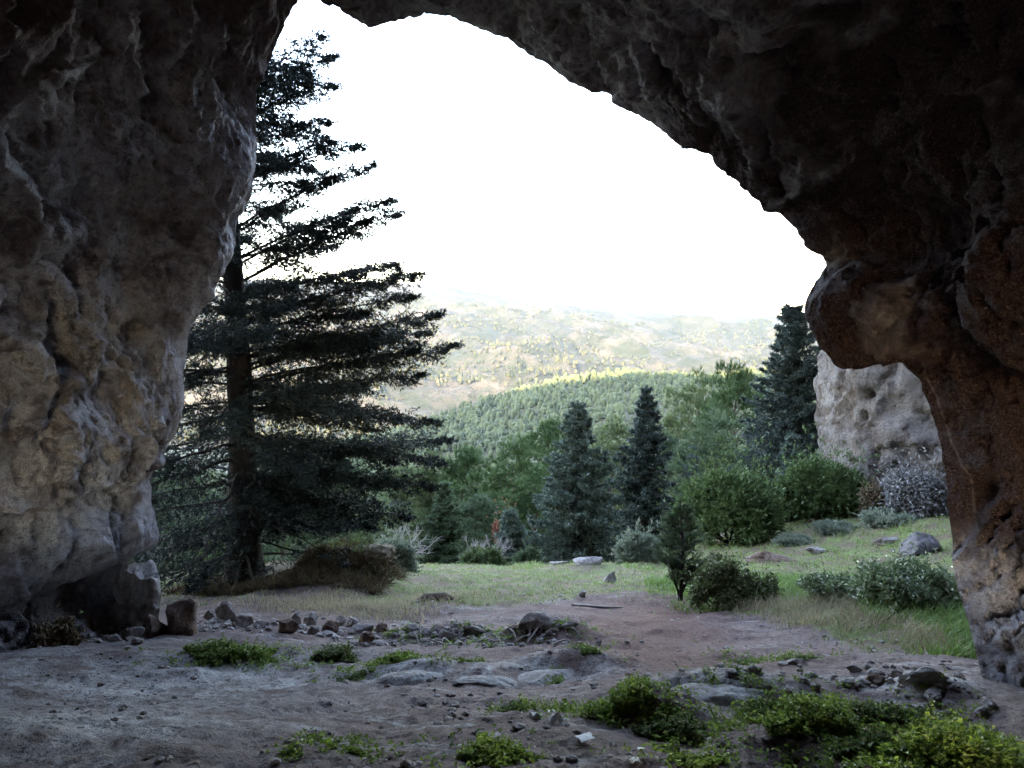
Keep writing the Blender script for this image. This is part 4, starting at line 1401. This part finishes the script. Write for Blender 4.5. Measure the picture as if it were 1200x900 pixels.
bush('juniper', 858, 660, 550, 128, 'rounded dark green juniper left of the two beneath the tall fir', M_juniper, 41, d=21, n=13000, size=0.11, lobes=60, lobr=0.55, inner=0.35)
bush('juniper', 966, 645, 541, 108, 'rounded dark green juniper right of the two, in front of the cliff', M_juniper, 42, d=22, n=12000, size=0.11, lobes=55, lobr=0.55, inner=0.35)
bush('juniper', 918, 650, 588, 50, 'low dark juniper between the two rounded ones', M_juniper, 43, d=23, n=9000, size=0.075, lobes=12)
bush('shrub', 843, 712, 655, 84, 'leafy shrub with pale upper leaves right of the pine sapling', M_shrub, 44, 'leaf', n=5200, size=0.055, lobes=14, inner=0.3)
bush('shrub', 893, 708, 672, 60, 'thin dry shrub right of the pale leaved shrub', M_shrub, 45, 'leaf', n=1500, size=0.05, lobes=10, inner=0.2)
bush('shrub', 752, 668, 634, 44, 'pale upright shrub between the crest stone and the sapling', M_grey, 46, 'needle', n=3500, size=0.10, lobes=10, d=17.5)
bush('shrub', 566, 672, 650, 42, 'small yellow green shrub behind the crest of the grass', M_pine2, 47, 'needle', n=2600, size=0.09, lobes=9, d=17.5)
bush('shrub', 620, 676, 648, 36, 'small dark shrub in front of the short young fir', M_pine3, 57, 'needle', n=1800, size=0.09, lobes=9, d=18.5)
bush('shrub', 459, 678, 640, 46, 'grey leaved shrub just right of the earth mound', M_grey, 48, 'needle', n=3600, size=0.09, lobes=10, d=14.5)
bush('russet_bush', 590, 632, 603, 40, 'russet red bush low among the pines of the dip', M_russet, 49, 'leaf', n=2600, size=0.12, lobes=10, d=34)
bush('shrub', 1050, 632, 606, 62, 'round grey green broom bush on top of the slope below the cliff', M_grey, 50, 'needle', n=5000, size=0.10, lobes=12, d=19)
bush('shrub', 985, 648, 628, 54, 'low grey green tussock bush left of the round one', M_grey, 51, 'needle', n=3200, size=0.09, lobes=10, d=19.5)
bush('shrub', 935, 655, 636, 44, 'low grey green tussock bush right of the pinkish rock', M_grey, 52, 'needle', n=2600, size=0.09, lobes=10, d=19)
bush('bramble', 1062, 708, 658, 136, 'wide bramble patch with shiny pale leaves near the right leg', M_bramble, 53, 'leaf', n=9000, size=0.055, lobes=46, inner=0.1, aspect=1.0, lobr=0.5)
bush('bramble', 980, 706, 676, 96, 'lower bramble patch left of the wide one', M_bramble, 54, 'leaf', n=4600, size=0.05, lobes=34, inner=0.1, aspect=1.0, lobr=0.5)
bush('shrub', 1082, 618, 552, 76, 'silvery twiggy shrub covering the ledge at the foot of the cliff', M_silver, 55, 'leaf', n=16000, size=0.10, lobes=30, d=19.2, inner=0.5, dy=0.4)
bush('shrub', 1030, 612, 566, 44, 'dull shrub at the left edge of the silvery ledge', M_litter, 58, 'leaf', n=3000, size=0.09, lobes=12, d=20, inner=0.3)
bush('weed_clump', 68, 762, 728, 62, 'dark spindly weed against the foot of the left wall', M_litter, 56, 'leaf', n=1400, size=0.045, lobes=9, inner=0.1, cat='weed')
bush('shrub', 250, 690, 640, 60, 'sparse brown green shrub left of the big trunk', M_juniper, 59, 'leaf', n=1800, size=0.06, lobes=12, d=13.4, inner=0.2)


def sapling():
    rng = np.random.RandomState(71)
    p = hit(797, 702)
    H = at(797, 583, p[1])[2] - p[2]
    root = empty('pine_sapling', p)
    tag(root, 'thin soft needled pine sapling standing alone on the grass terrace', 'pine sapling')
    t = np.linspace(0, 1, 9)
    W = [tube(np.stack([0.03 * np.sin(t * 4), 0 * t, t * H * 0.97], 1), 0.028 * (1 - t) + 0.008, 7)]
    W.append(tube(np.array([[0.0, 0, 0.05], [0.16, 0.05, H * 0.3], [0.2, 0.05, H * 0.62]]), [0.02, 0.015, 0.006], 6))
    W.append(tube(np.array([[0.0, 0, 0.02], [-0.12, 0.0, H * 0.3], [-0.14, 0.1, H * 0.5]]), [0.018, 0.012, 0.006], 6))
    P, D, L = [], [], []
    for i in range(170):
        f = rng.uniform(0.10, 1.0)
        phi = rng.uniform(0, 2 * PI)
        r = 0.36 * math.sin(PI * min(1, 0.12 + 0.84 * f)) * rng.uniform(0.4, 1.0) + 0.03
        b0 = np.array([rng.uniform(-.05, .1) * (1 - f), 0, f * H * 0.86])
        e = b0 + np.array([math.cos(phi) * r, math.sin(phi) * r, 0.22 * H * rng.uniform(0.3, 0.8) * (1.15 - f)])
        W.append(tube(np.array([b0, (b0 + e) / 2 - [0, 0, 0.02], e]), [0.006, 0.004, 0.003], 4))
        for q in np.linspace(0.25, 1, 6):
            P.append(b0 + (e - b0) * q); D.append(e - b0 + np.array([0, 0, 0.1])); L.append(0.07)
    V, F = needles(np.array(P), np.array(D), np.array(L), 20, 0.075, 0.0045, 0.5, rng)
    link('stem', mesh_np('stem', *merge(W)), M_bark, root)
    link('crown', mesh_np('crown', V, F, False), M_pine3, root)


sapling()


def bare_tree(px, baserow, toprow, d, label, seed):
    rng = np.random.RandomState(seed)
    x = at(px, 500, d)[0]; z0 = float(ground([x], [d], False)[0])
    H = at(px, toprow, d)[2] - z0
    root = empty('dead_tree', (x, d, z0)); tag(root, label, 'dead tree')
    W = []

    def grow(p, dr, L, r, lev):
        q = p + dr * L
        m = (p + q) / 2 + rng.normal(size=3) * 0.06 * L
        W.append(tube(np.array([p, m, q]), [r, r * 0.8, r * 0.6], 5))
        if lev == 0: return
        for k in range(3):
            nd = dr + rng.normal(size=3) * 0.55; nd[2] += 0.1
            nd /= np.linalg.norm(nd)
            grow(p + (q - p) * rng.uniform(0.5, 1.0), nd, L * rng.uniform(0.55, 0.8), r * 0.58, lev - 1)
    for k in range(3):
        dr = np.array([rng.normal() * 0.4, rng.normal() * 0.3, 1.0]); dr /= np.linalg.norm(dr)
        grow(np.array([0.1 * k, 0, 0]), dr, H * 0.42, 0.055, 4)
    link('trunk', mesh_np('trunk', *merge(W)), M_dead, root)


bare_tree(478, 660, 598, 26, 'bare grey dead tree with tangled branches right of the earth mound', 81)
bare_tree(545, 660, 612, 25, 'bare grey dead sapling leaning in front of the young green fir', 82)


# ------------------------------------------------------------------ earth mound under the big fir
def mound():
    p = at(408, 690, 12.0)
    gz = float(ground([p[0]], [12.0])[0])
    sz = np.array([1.35, 1.1, 0.52])
    me = rock_mesh('earth_mound', sz, 91, 5, 6, 0.25, 1, M_mound)
    rng = np.random.RandomState(4)
    root = link('earth_mound', me, None, None, (p[0], 12.3, gz + 0.12))
    tag(root, 'rounded mound of brown earth and roots right of the big trunk', 'earth mound')
    me2 = rock_mesh('earth_mound', (2.4, 1.4, 0.6), 92, 5, 6, 0.25, 1, M_mound)
    r2 = link('earth_mound', me2, None, None, (at(320, 690, 12)[0], 12.6, float(ground([at(320, 690, 12)[0]], [12.6])[0]) + 0.02))
    tag(r2, 'low mound of brown earth round the foot of the big trunk', 'earth mound')
    # dry brush hanging over it
    n = 12000
    x = rng.uniform(at(225, 690, 12)[0], at(458, 690, 12)[0], n); y = rng.uniform(11.0, 13.6, n)
    z = ground(x, y)
    lift = np.maximum(0, 0.40 * np.sqrt(np.clip(1 - ((x - p[0]) / 0.84) ** 2 - ((y - 12.3) / 0.70) ** 2, 0, 1)) * (0.8 + 0.5 * fbm(np.stack([x, y, 0 * x], 1), 2.4, 3)))
    P = np.stack([x, y, z + lift * rng.uniform(0.55, 1.25, n)], 1)
    D = rng.normal(size=(n, 3)) * 0.8 + np.array([0, -0.2, 0.35])
    V, F = needles(P, D, 0.08, 4, 0.13, 0.012, 0.7, rng)
    k2 = rng.randint(0, n, 1600); k2 = k2[lift[k2] > 0.22]
    V2, F2 = needles(P[k2] + [0, 0, 0.03], D[k2] * 0.4 + [0, 0, 1.0], 0.05, 6, 0.10, 0.011, 0.6, rng)
    tag(link('moss', mesh_np('moss', V2, F2, False), M_grass), 'green moss and grass blades on the crown of the earth mound', 'moss', kind='stuff')
    tag(link('dry_brush', mesh_np('dry_brush', V, F, False), M_litter), 'tangle of dead twigs and needles over the mounds beneath the big fir', 'brushwood', kind='stuff')


M_mound = simple_mat('mound_earth', (0.09, 0.065, 0.05), (0.20, 0.16, 0.10), 5, 0.95, 0.9, 0.06)
mound()


# ------------------------------------------------------------------ grasses
def blades(name, x, y, hgt, wid, mat, label, cat, rng, lean=0.5, kind='stuff', lift=0.0):
    n = len(x)
    z = ground(x, y) + lift
    P = np.stack([x, y, z - 0.01], 1)
    a = rng.rand(n) * 2 * PI
    d = np.stack([np.cos(a) * lean * rng.rand(n), np.sin(a) * lean * rng.rand(n), np.ones(n)], 1)
    d /= np.linalg.norm(d, axis=1)[:, None]
    s = np.stack([-np.sin(a), np.cos(a), 0 * a], 1) * (0.5 * wid)
    h = (hgt * (0.5 + rng.rand(n)))[:, None]
    mid = P + d * h * 0.55
    tip = P + d * h + np.stack([np.cos(a), np.sin(a), -0.3 + 0 * a], 1) * h * 0.3
    V = np.stack([P - s, P + s, mid + s * 0.8, mid - s * 0.8, tip], 1).reshape(-1, 3)
    k = np.arange(n)[:, None] * 5
    F = np.concatenate([k + np.array([[0, 1, 2]]), k + np.array([[0, 2, 3]]), k + np.array([[3, 2, 4]])])
    o = link(name, mesh_np(name, V, F, False), mat)
    tag(o, label, cat, kind=kind)
    return o


def grasses():
    rng = np.random.RandomState(33)

    def region(n, y0, y1, pw=1.0, px0=150, px1=1180):
        y = y0 + (y1 - y0) * rng.rand(n) ** pw
        px = px0 + (px1 - px0) * rng.rand(n)
        return (px - 600) / FPX * y, y
    # short turf of the terrace
    x, y = region(150000, 6.0, 24.0, 1.0)
    P = np.stack([x, y, 0 * x], 1)
    n1 = fbm(P, 0.9, 4, off=2.2); n2 = fbm(P, 4.0, 3, off=8.2)
    path = np.exp(-((x - (1.25 + 0.10 * (y - 7))) / 1.0) ** 2) * (1 - sstep(y, 9.6, 11.5))
    gr = sstep(y + 0.5 * n1 + 0.2 * n2, 9.3, 10.5)
    gr = np.maximum(gr, sstep(x - 0.30 * (9 - y) + 0.5 * n1, 2.0, 2.8) * sstep(y, 5.6, 6.8))
    gr = gr - 1.2 * path - 0.9 * np.exp(-((x + 3.6) / 2.0) ** 2 - ((y - 11.5) / 2.2) ** 2)
    patch = fbm(P, 2.2, 3, off=55)
    ok = rng.rand(len(x)) < np.clip(gr * (0.55 + 1.1 * patch), 0, 1)
    x, y = x[ok], y[ok]
    blades('grass', x, y, 0.05, 0.011, M_grass, 'short grazed turf on the terrace outside the cave', 'grass', rng, 0.9)
    dk = (fbm(np.stack([x, y, 0 * x], 1), 1.3, 3, off=14) > 0.12) & (rng.rand(len(x)) < 0.5)
    blades('grass', x[dk] + 0.03, y[dk], 0.06, 0.008, M_dry, 'faded straw coloured patches in the turf of the terrace', 'grass', rng, 1.0)
    # taller rough grass on the right
    x, y = region(42000, 6.3, 13, 1.0, 760, 1180)
    P = np.stack([x, y, 0 * x], 1)
    m = sstep(x - 0.30 * (9 - y) + 0.6 * fbm(P, 1.2, 3), 2.5, 3.4)
    dry = np.exp(-((x - 2.9) / 0.9) ** 2 - ((y - 8.0) / 1.5) ** 2) + 0.4 * fbm(P, 1.5, 2, off=3)
    ok = (rng.rand(len(x)) < m)
    g = ok & (dry < 0.35); dr = ok & (dry >= 0.35)
    blades('grass', x[g], y[g], 0.13, 0.010, M_grass2, 'taller green grass in front of the bramble patch', 'grass', rng, 0.9)
    blades('grass', x[dr], y[dr], 0.15, 0.006, M_dry, 'fine bleached dry grass right of the footpath', 'grass', rng, 1.0)
    # tussocks on the upper slope and along the crest
    x, y = region(16000, 15.0, 24.0, 1.0, 600, 1120)
    t = fbm(np.stack([x, y, 0 * x], 1), 1.4, 2, off=91)
    ok = (t > 0.15)
    blades('grass', x[ok], y[ok], 0.11, 0.016, M_grass, 'coarse tufts of grass along the top of the slope', 'grass', rng, 0.8)
    # tufts and straw by the mound and the log
    c = [(430, 715, 70, 14), (520, 705, 60, 10), (350, 712, 70, 12), (385, 707, 40, 8), (470, 716, 50, 8)]
    X, Y = [], []
    for px, py, wx, n_ in c:
        p = hit(px, py)
        X.append(p[0] + rng.normal(size=n_ * 60) * wx / FPX * p[1] * 0.5); Y.append(p[1] + rng.normal(size=n_ * 60) * 0.3)
    blades('grass', np.concatenate(X), np.concatenate(Y), 0.11, 0.007, M_dry, 'pale straw tufts below the earth mound', 'grass', rng, 1.0)


grasses()


def weed(px, py, wpx, hpx, label, n, seed, size=0.026, ry=None, mat=M_weed, rise=None):
    """a clump of small leafy stems seen with its foot at (px, py)"""
    rng = np.random.RandomState(seed)
    p = hit(px, py)
    sc = p[1] / FPX
    rx = wpx * sc * 0.5
    ry = ry or min(rx * 0.7, 0.45)
    H = rise or hpx * sc * 0.62
    ns = n // 16
    r = np.sqrt(rng.rand(ns)) ; a = rng.rand(ns) * 2 * PI
    lobe = 0.75 + 0.35 * np.sin(a * 3 + seed) + 0.15 * np.sin(a * 7 + 2 * seed)
    sx = p[0] + np.cos(a) * r * rx * lobe; sy = p[1] + ry * 0.6 + np.sin(a) * r * ry * lobe
    sz = ground(sx, sy) - 0.01
    hh = H * (1 - 0.75 * r ** 2) * (0.55 + 0.6 * rng.rand(ns)) * (0.7 + 0.9 * np.clip(0.5 + fbm(np.stack([sx, sy, 0 * sx], 1), 5, 2), 0, 1))
    hh = np.maximum(hh, 0.02)
    dr = np.stack([np.cos(a) * r * 0.6 + 0.3 * rng.normal(size=ns), np.sin(a) * r * 0.6 - 0.15 + 0.3 * rng.normal(size=ns), np.ones(ns)], 1)
    dr /= np.linalg.norm(dr, axis=1)[:, None]
    base = np.stack([sx, sy, sz], 1)
    k = np.repeat(np.arange(ns), 16)
    f = np.tile(np.linspace(0.2, 1.0, 16), ns)
    P = base[k] + dr[k] * (hh[k] * f)[:, None] + rng.normal(size=(len(k), 3)) * 0.006
    ph = rng.rand(len(k)) * 2 * PI
    D = np.stack([np.cos(ph), np.sin(ph), 0.25 + 0.5 * rng.rand(len(k))], 1)
    N = np.array([0, 0, 1.0]) + 0.45 * rng.normal(size=(len(k), 3))
    Ls = size * (0.55 + 0.75 * rng.rand(len(k))) * (1.15 - 0.4 * f)
    V, F = leaves(P, N, D, Ls, Ls * 0.72, rng)
    o = base.mean(0)
    root = empty('weed_clump', o); tag(root, label, 'weed')
    link('leaves', mesh_np('leaves', V - o, F, False), mat, root)
    A = rng.rand(ns) * PI
    s = np.stack([np.cos(A), np.sin(A), 0 * A], 1) * 0.0013
    e = base + dr * hh[:, None]
    Vs = np.stack([base - s, base + s, e + s * .5, e - s * .5], 1).reshape(-1, 3) - o
    link('stems', mesh_np('stems', Vs, np.arange(len(Vs)).reshape(-1, 4), False), mat, root)


WD = [
    (255, 776, 105, 34, 'spreading bright green weed clump on the left floor in front of the stones', 5200, 101, 0.030),
    (42, 764, 36, 10, 'small flat green weed at the far left under the wall', 700, 102, 0.026),
    (312, 767, 34, 10, 'tiny green weed just right of the spreading clump', 500, 103, 0.026),
    (392, 768, 62, 22, 'round green weed clump below the middle pile of stones', 2600, 104, 0.026),
    (462, 767, 66, 20, 'green weed clump right of the dark red stone', 2600, 105, 0.026),
    (412, 790, 50, 10, 'thin low green weed beneath the two round clumps', 900, 106, 0.022),
    (545, 770, 40, 8, 'straggling thin weed above the pale bedrock humps', 420, 107, 0.022),
    (690, 770, 26, 18, 'small mossy tuft at the right end of the root bank', 900, 108, 0.020),
    (605, 836, 50, 16, 'small green weed left of the white litter', 1500, 109, 0.022),
    (655, 836, 46, 10, 'faint low weed just above the white litter', 600, 110, 0.020),
    (735, 842, 96, 42, 'left half of the weedy hump, yellow green and dense', 5000, 111, 0.024),
    (795, 862, 86, 48, 'right half of the weedy hump, overhanging a dark hollow', 4600, 112, 0.026),
    (582, 900, 86, 42, 'dense feathery weed at the bottom edge of the floor', 4600, 113, 0.022),
    (825, 900, 70, 16, 'low weed at the bottom edge in the lower hollow', 1500, 114, 0.022),
    (905, 842, 84, 32, 'green weed at the left end of the long weed band', 3000, 115, 0.026),
    (960, 864, 130, 46, 'thick bright weed in the middle of the long weed band', 7500, 116, 0.028),
    (1045, 882, 120, 44, 'dark tangled weed below the grey bedrock bump', 5600, 117, 0.026),
    (1070, 842, 150, 36, 'brownish green weed patch in front of the right leg', 6000, 118, 0.024),
    (1130, 868, 110, 40, 'yellow green weed beside the white stone at the lower right', 5200, 119, 0.026),
    (1160, 908, 190, 90, 'large bright leafy weed filling the lower right corner', 15000, 120, 0.030),
    (1060, 905, 90, 22, 'low weed left of the large corner weed', 2600, 121, 0.026),
    (405, 888, 54, 9, 'tiny pale weed on the bare floor near the bottom edge', 520, 122, 0.018),
    (345, 893, 34, 7, 'tiny weed at the bottom edge left of the pale one', 300, 123, 0.018),
    (650, 800, 20, 8, 'tiny weed on the flank of the middle bedrock hump', 260, 124, 0.02),
    (880, 775, 60, 10, 'thin brownish weed at the edge of the footpath', 700, 125, 0.022),
    (940, 782, 50, 10, 'low mossy weed below the dry grass', 900, 126, 0.02),
    (560, 742, 70, 8, 'moss and weeds on top of the middle of the root bank', 1500, 127, 0.018),
    (470, 742, 50, 8, 'moss and weeds on the left of the root bank', 1000, 128, 0.018),
    (655, 742, 40, 8, 'moss and weeds right behind the pink topped rock', 900, 129, 0.018),
]
M_weed2 = foliage_mat('dull_weed_leaves', (0.05, 0.095, 0.028), (0.15, 0.22, 0.065), 3.0, 0.35, 0.55, (0.24, 0.20, 0.10), 0.3)
for (px, py, w, h, lab, n, sd_, sz) in WD:
    weed(px, py, w, h, lab, n, sd_, sz, mat=M_weed2 if sd_ in (104, 106, 109, 112, 115, 117, 118, 125, 126, 127, 128, 129) else M_weed)


# ------------------------------------------------------------------ small things: log, roots, litter, dangling plant
def log():
    p = hit(515, 708)
    pts = np.array([[-0.32, 0, -0.03], [-0.2, 0.02, 0.03], [0.05, 0.0, 0.05], [0.30, -0.03, -0.03]])
    V, F = tube(pts, [0.03, 0.055, 0.05, 0.02], 9)
    V += 0.02 * fbm(V, 7, 2)[:, None]
    o = link('fallen_log', mesh_np('fallen_log', V, F), M_bark2, None, p, 0.15)
    tag(o, 'short rotten log half sunk in dry grass on the left of the terrace', 'log')


def roots():
    rng = np.random.RandomState(6)
    p0 = hit(470, 744); p1 = hit(690, 752)
    W = []
    for k in range(40):
        t = rng.rand()
        b = p0 + (p1 - p0) * t + rng.normal(size=3) * [0.1, 0.1, 0]
        L = rng.uniform(0.08, 0.28)
        a = rng.uniform(0, 2 * PI)
        q = np.array([[math.cos(a) * L * f, math.sin(a) * L * f - 0.05 * f, 0.02 + 0.05 * math.sin(f * 3 + k)] for f in np.linspace(0, 1, 5)])
        q[:, :2] += b[:2]
        q[:, 2] += ground(q[:, 0], q[:, 1])
        W.append(tube(q, np.linspace(0.010, 0.003, 5), 5))
    V, F = merge(W)
    tag(link('roots', mesh_np('roots', V, F), M_dead), 'thin exposed roots and twigs along the stony bank', 'roots', kind='stuff')


def paper(px, py, s, label, seed, tall=0.5, name='paper_scrap', cat='litter'):
    rng = np.random.RandomState(seed)
    p = hit(px, py)
    n = 8
    gx, gy = np.meshgrid(np.linspace(-.5, .5, n), np.linspace(-.5, .5, n), indexing='ij')
    w = s / FPX * p[1]
    V = np.stack([gx.ravel() * w, gy.ravel() * w * 0.8, 0 * gx.ravel()], 1)
    V[:, 2] = w * (0.30 + 0.55 * tall * fbm(V / w + seed * 1.7, 1.8, 2)) - (gy.ravel() ** 2 + gx.ravel() ** 2) * w * tall * 0.9
    V[:, :2] *= 1 + 0.35 * fbm(V / w + seed, 2.5, 2)[:, None]
    V2 = V.copy(); V2[:, 2] -= 0.0015
    F = grid_faces(n, n)
    V, F = merge([(V, F), (V2, F[:, ::-1])])
    o = link(name, mesh_np(name, V, F, False), M_white, None, p, rng.uniform(-0.5, 0.5))
    tag(o, label, cat)


def rubble():
    rng = np.random.RandomState(17)
    X, Y, S = [], [], []
    for px, py, wx, n_, sc_ in [(380, 742, 60, 70, 1.0), (240, 742, 60, 60, 1.1), (120, 752, 60, 50, 1.0), (500, 745, 70, 110, 0.8), (580, 746, 70, 120, 0.8), (650, 748, 40, 50, 0.8),
                           (430, 755, 30, 30, 0.9), (1010, 805, 80, 70, 0.9), (1100, 815, 50, 50, 0.9), (880, 790, 60, 40, .7), (440, 715, 60, 40, .7)]:
        p = hit(px, py)
        X.append(p[0] + rng.normal(size=n_) * wx / FPX * p[1] * 0.6); Y.append(p[1] + rng.normal(size=n_) * 0.16); S.append(np.full(n_, sc_))
    x = np.concatenate(X); y = np.concatenate(Y); sc_ = np.concatenate(S); n = len(x)
    h = (0.018 + 0.06 * rng.rand(n) ** 2.2) * sc_; w = h * (1.2 + 1.0 * rng.rand(n))
    V, F = crown_cloud(np.stack([x, y, ground(x, y) - h * 0.3], 1), h, w, rng, 3, 7, 0.1)
    tag(link('rubble', mesh_np('rubble', V, F, False), M_stone), 'loose broken stone crumbs filling the piles and the root bank', 'rubble', kind='stuff')


def sprouts():
    rng = np.random.RandomState(29)
    X, Y = [], []
    for (px, py, w, h, lab, n_, sd_, sz) in WD:
        p = hit(px, py)
        k = int(5 + w * 0.3)
        X.append(p[0] + rng.normal(size=k) * w / FPX * p[1] * 0.55); Y.append(p[1] + 0.15 + rng.normal(size=k) * 0.14)
    for px, py, wx, wy, k in [(1000, 850, 130, 0.35, 260), (600, 745, 130, 0.15, 90), (300, 775, 120, 0.15, 60), (760, 835, 80, 0.12, 40), (900, 800, 120, 0.2, 50), (1150, 850, 60, 0.4, 160)]:
        p = hit(px, py)
        X.append(p[0] + rng.normal(size=k) * wx / FPX * p[1] * 0.6); Y.append(p[1] + rng.normal(size=k) * wy)
    x = np.concatenate(X); y = np.concatenate(Y); z = ground(x, y)
    n = len(x); m = 14
    k = np.repeat(np.arange(n), m)
    sz = 0.012 + 0.022 * rng.rand(n)
    P = np.stack([x, y, z], 1)[k] + rng.normal(size=(n * m, 3)) * np.array([1, 1, 0.5]) * (sz[k] * 0.9)[:, None] + np.array([0, 0, 0.012])
    ph = rng.rand(n * m) * 2 * PI
    D = np.stack([np.cos(ph), np.sin(ph), 0.3 + 0.6 * rng.rand(n * m)], 1)
    V, F = leaves(P, np.array([0, 0, 1.0]) + 0.4 * rng.normal(size=(n * m, 3)), D, sz[k] * 0.9, sz[k] * 0.55, rng)
    tag(link('ground_weeds', mesh_np('ground_weeds', V, F, False), M_weed), 'tiny sprouts straggling over the soil between the weed clumps', 'weeds', kind='stuff')


def stick():
    p = hit(700, 712)
    q = np.array([[-0.33, 0.0, 0.0], [-0.12, 0.03, 0.0], [0.1, 0.01, 0.0], [0.33, 0.06, 0.0]])
    q[:, 2] = ground(q[:, 0] + p[0], q[:, 1] + p[1]) - p[2] + 0.015
    V, F = tube(q, [0.012, 0.02, 0.016, 0.008], 7)
    tag(link('stick', mesh_np('stick', V, F), M_dead, None, p), 'pale dead stick lying across the top of the footpath', 'stick')


log(); roots(); rubble(); sprouts(); stick()
paper(628, 845, 17, 'crumpled white tissue, left of the pair on the dark soil', 1, 0.8)
paper(651, 850, 17, 'crumpled white tissue, right of the pair on the dark soil', 2, 0.9)
paper(646, 838, 10, 'tiny white scrap just above the pair of tissues', 3, 0.5)
paper(686, 875, 20, 'thin white splinter lying below the tissues', 4, 0.05)
paper(719, 876, 10, 'small white scrap right of the thin splinter', 5, 0.8)
paper(768, 856, 8, 'narrow pale upright scrap under the weedy hump', 6, 2.2)
paper(751, 879, 9, 'small pale scrap on the soil below the weedy hump', 7, 0.3)
paper(744, 894, 12, 'whitish scrap close to the bottom edge', 8, 0.5)
paper(663, 849, 7, 'white crumb right of the tissues', 9, 0.4)


def dangling():
    rng = np.random.RandomState(8)
    c = at(800, 173, 7.85)
    root = empty('hanging_plant', c)
    tag(root, 'little wispy plant hanging from the edge of the arch', 'plant')
    W, P, D = [], [], []
    for k in range(12):
        L = rng.uniform(0.05, 0.16)
        a = rng.uniform(-0.8, 0.5)
        q = np.array([[math.sin(a) * L * f, 0.03 * f * rng.normal(), 0.03 - L * f * math.cos(a) * 0.8] for f in np.linspace(0, 1, 4)])
        W.append(tube(q, [0.002, 0.0015, 0.0012, 0.001], 4))
        for f in (1, 2, 3):
            for _ in range(2):
                P.append(q[f]); D.append(rng.normal(size=3))
    P = np.array(P); D = np.array(D)
    link('stems', mesh_np('stems', *merge(W)), M_bark, root)
    V, F = leaves(P, rng.normal(size=P.shape), D, 0.016, 0.01, rng)
    link('leaves', mesh_np('leaves', V, F, False), M_grey, root)


dangling()

# ------------------------------------------------------------------ the air between here and the mountains
def haze():
    lo, hi = np.array([-8500, -1200, -260.0]), np.array([8500, 7800, 420.0])
    bm = bmesh.new()
    bmesh.ops.create_cube(bm, size=1.0)
    for v in bm.verts:
        v.co = Vector([(lo[i] + hi[i]) / 2 + v.co[i] * (hi[i] - lo[i]) for i in range(3)])
    me = bpy.data.meshes.new('haze'); bm.to_mesh(me); bm.free()
    m, nt = new_mat('air_haze'); b = NB(nt)
    out = b.n('ShaderNodeOutputMaterial')
    pv = b.n('ShaderNodeVolumePrincipled')
    pv.inputs['Color'].default_value = (0.66, 0.82, 1.0, 1)
    pv.inputs['Density'].default_value = HAZE
    pv.inputs['Anisotropy'].default_value = 0.2
    b.l(pv.outputs[0], out.inputs['Volume'])
    tag(link('haze', me, m), kind='stuff', label='thin blue haze hanging over the valley and the far mountains', cat='haze')


HAZE = 0.000028
haze()
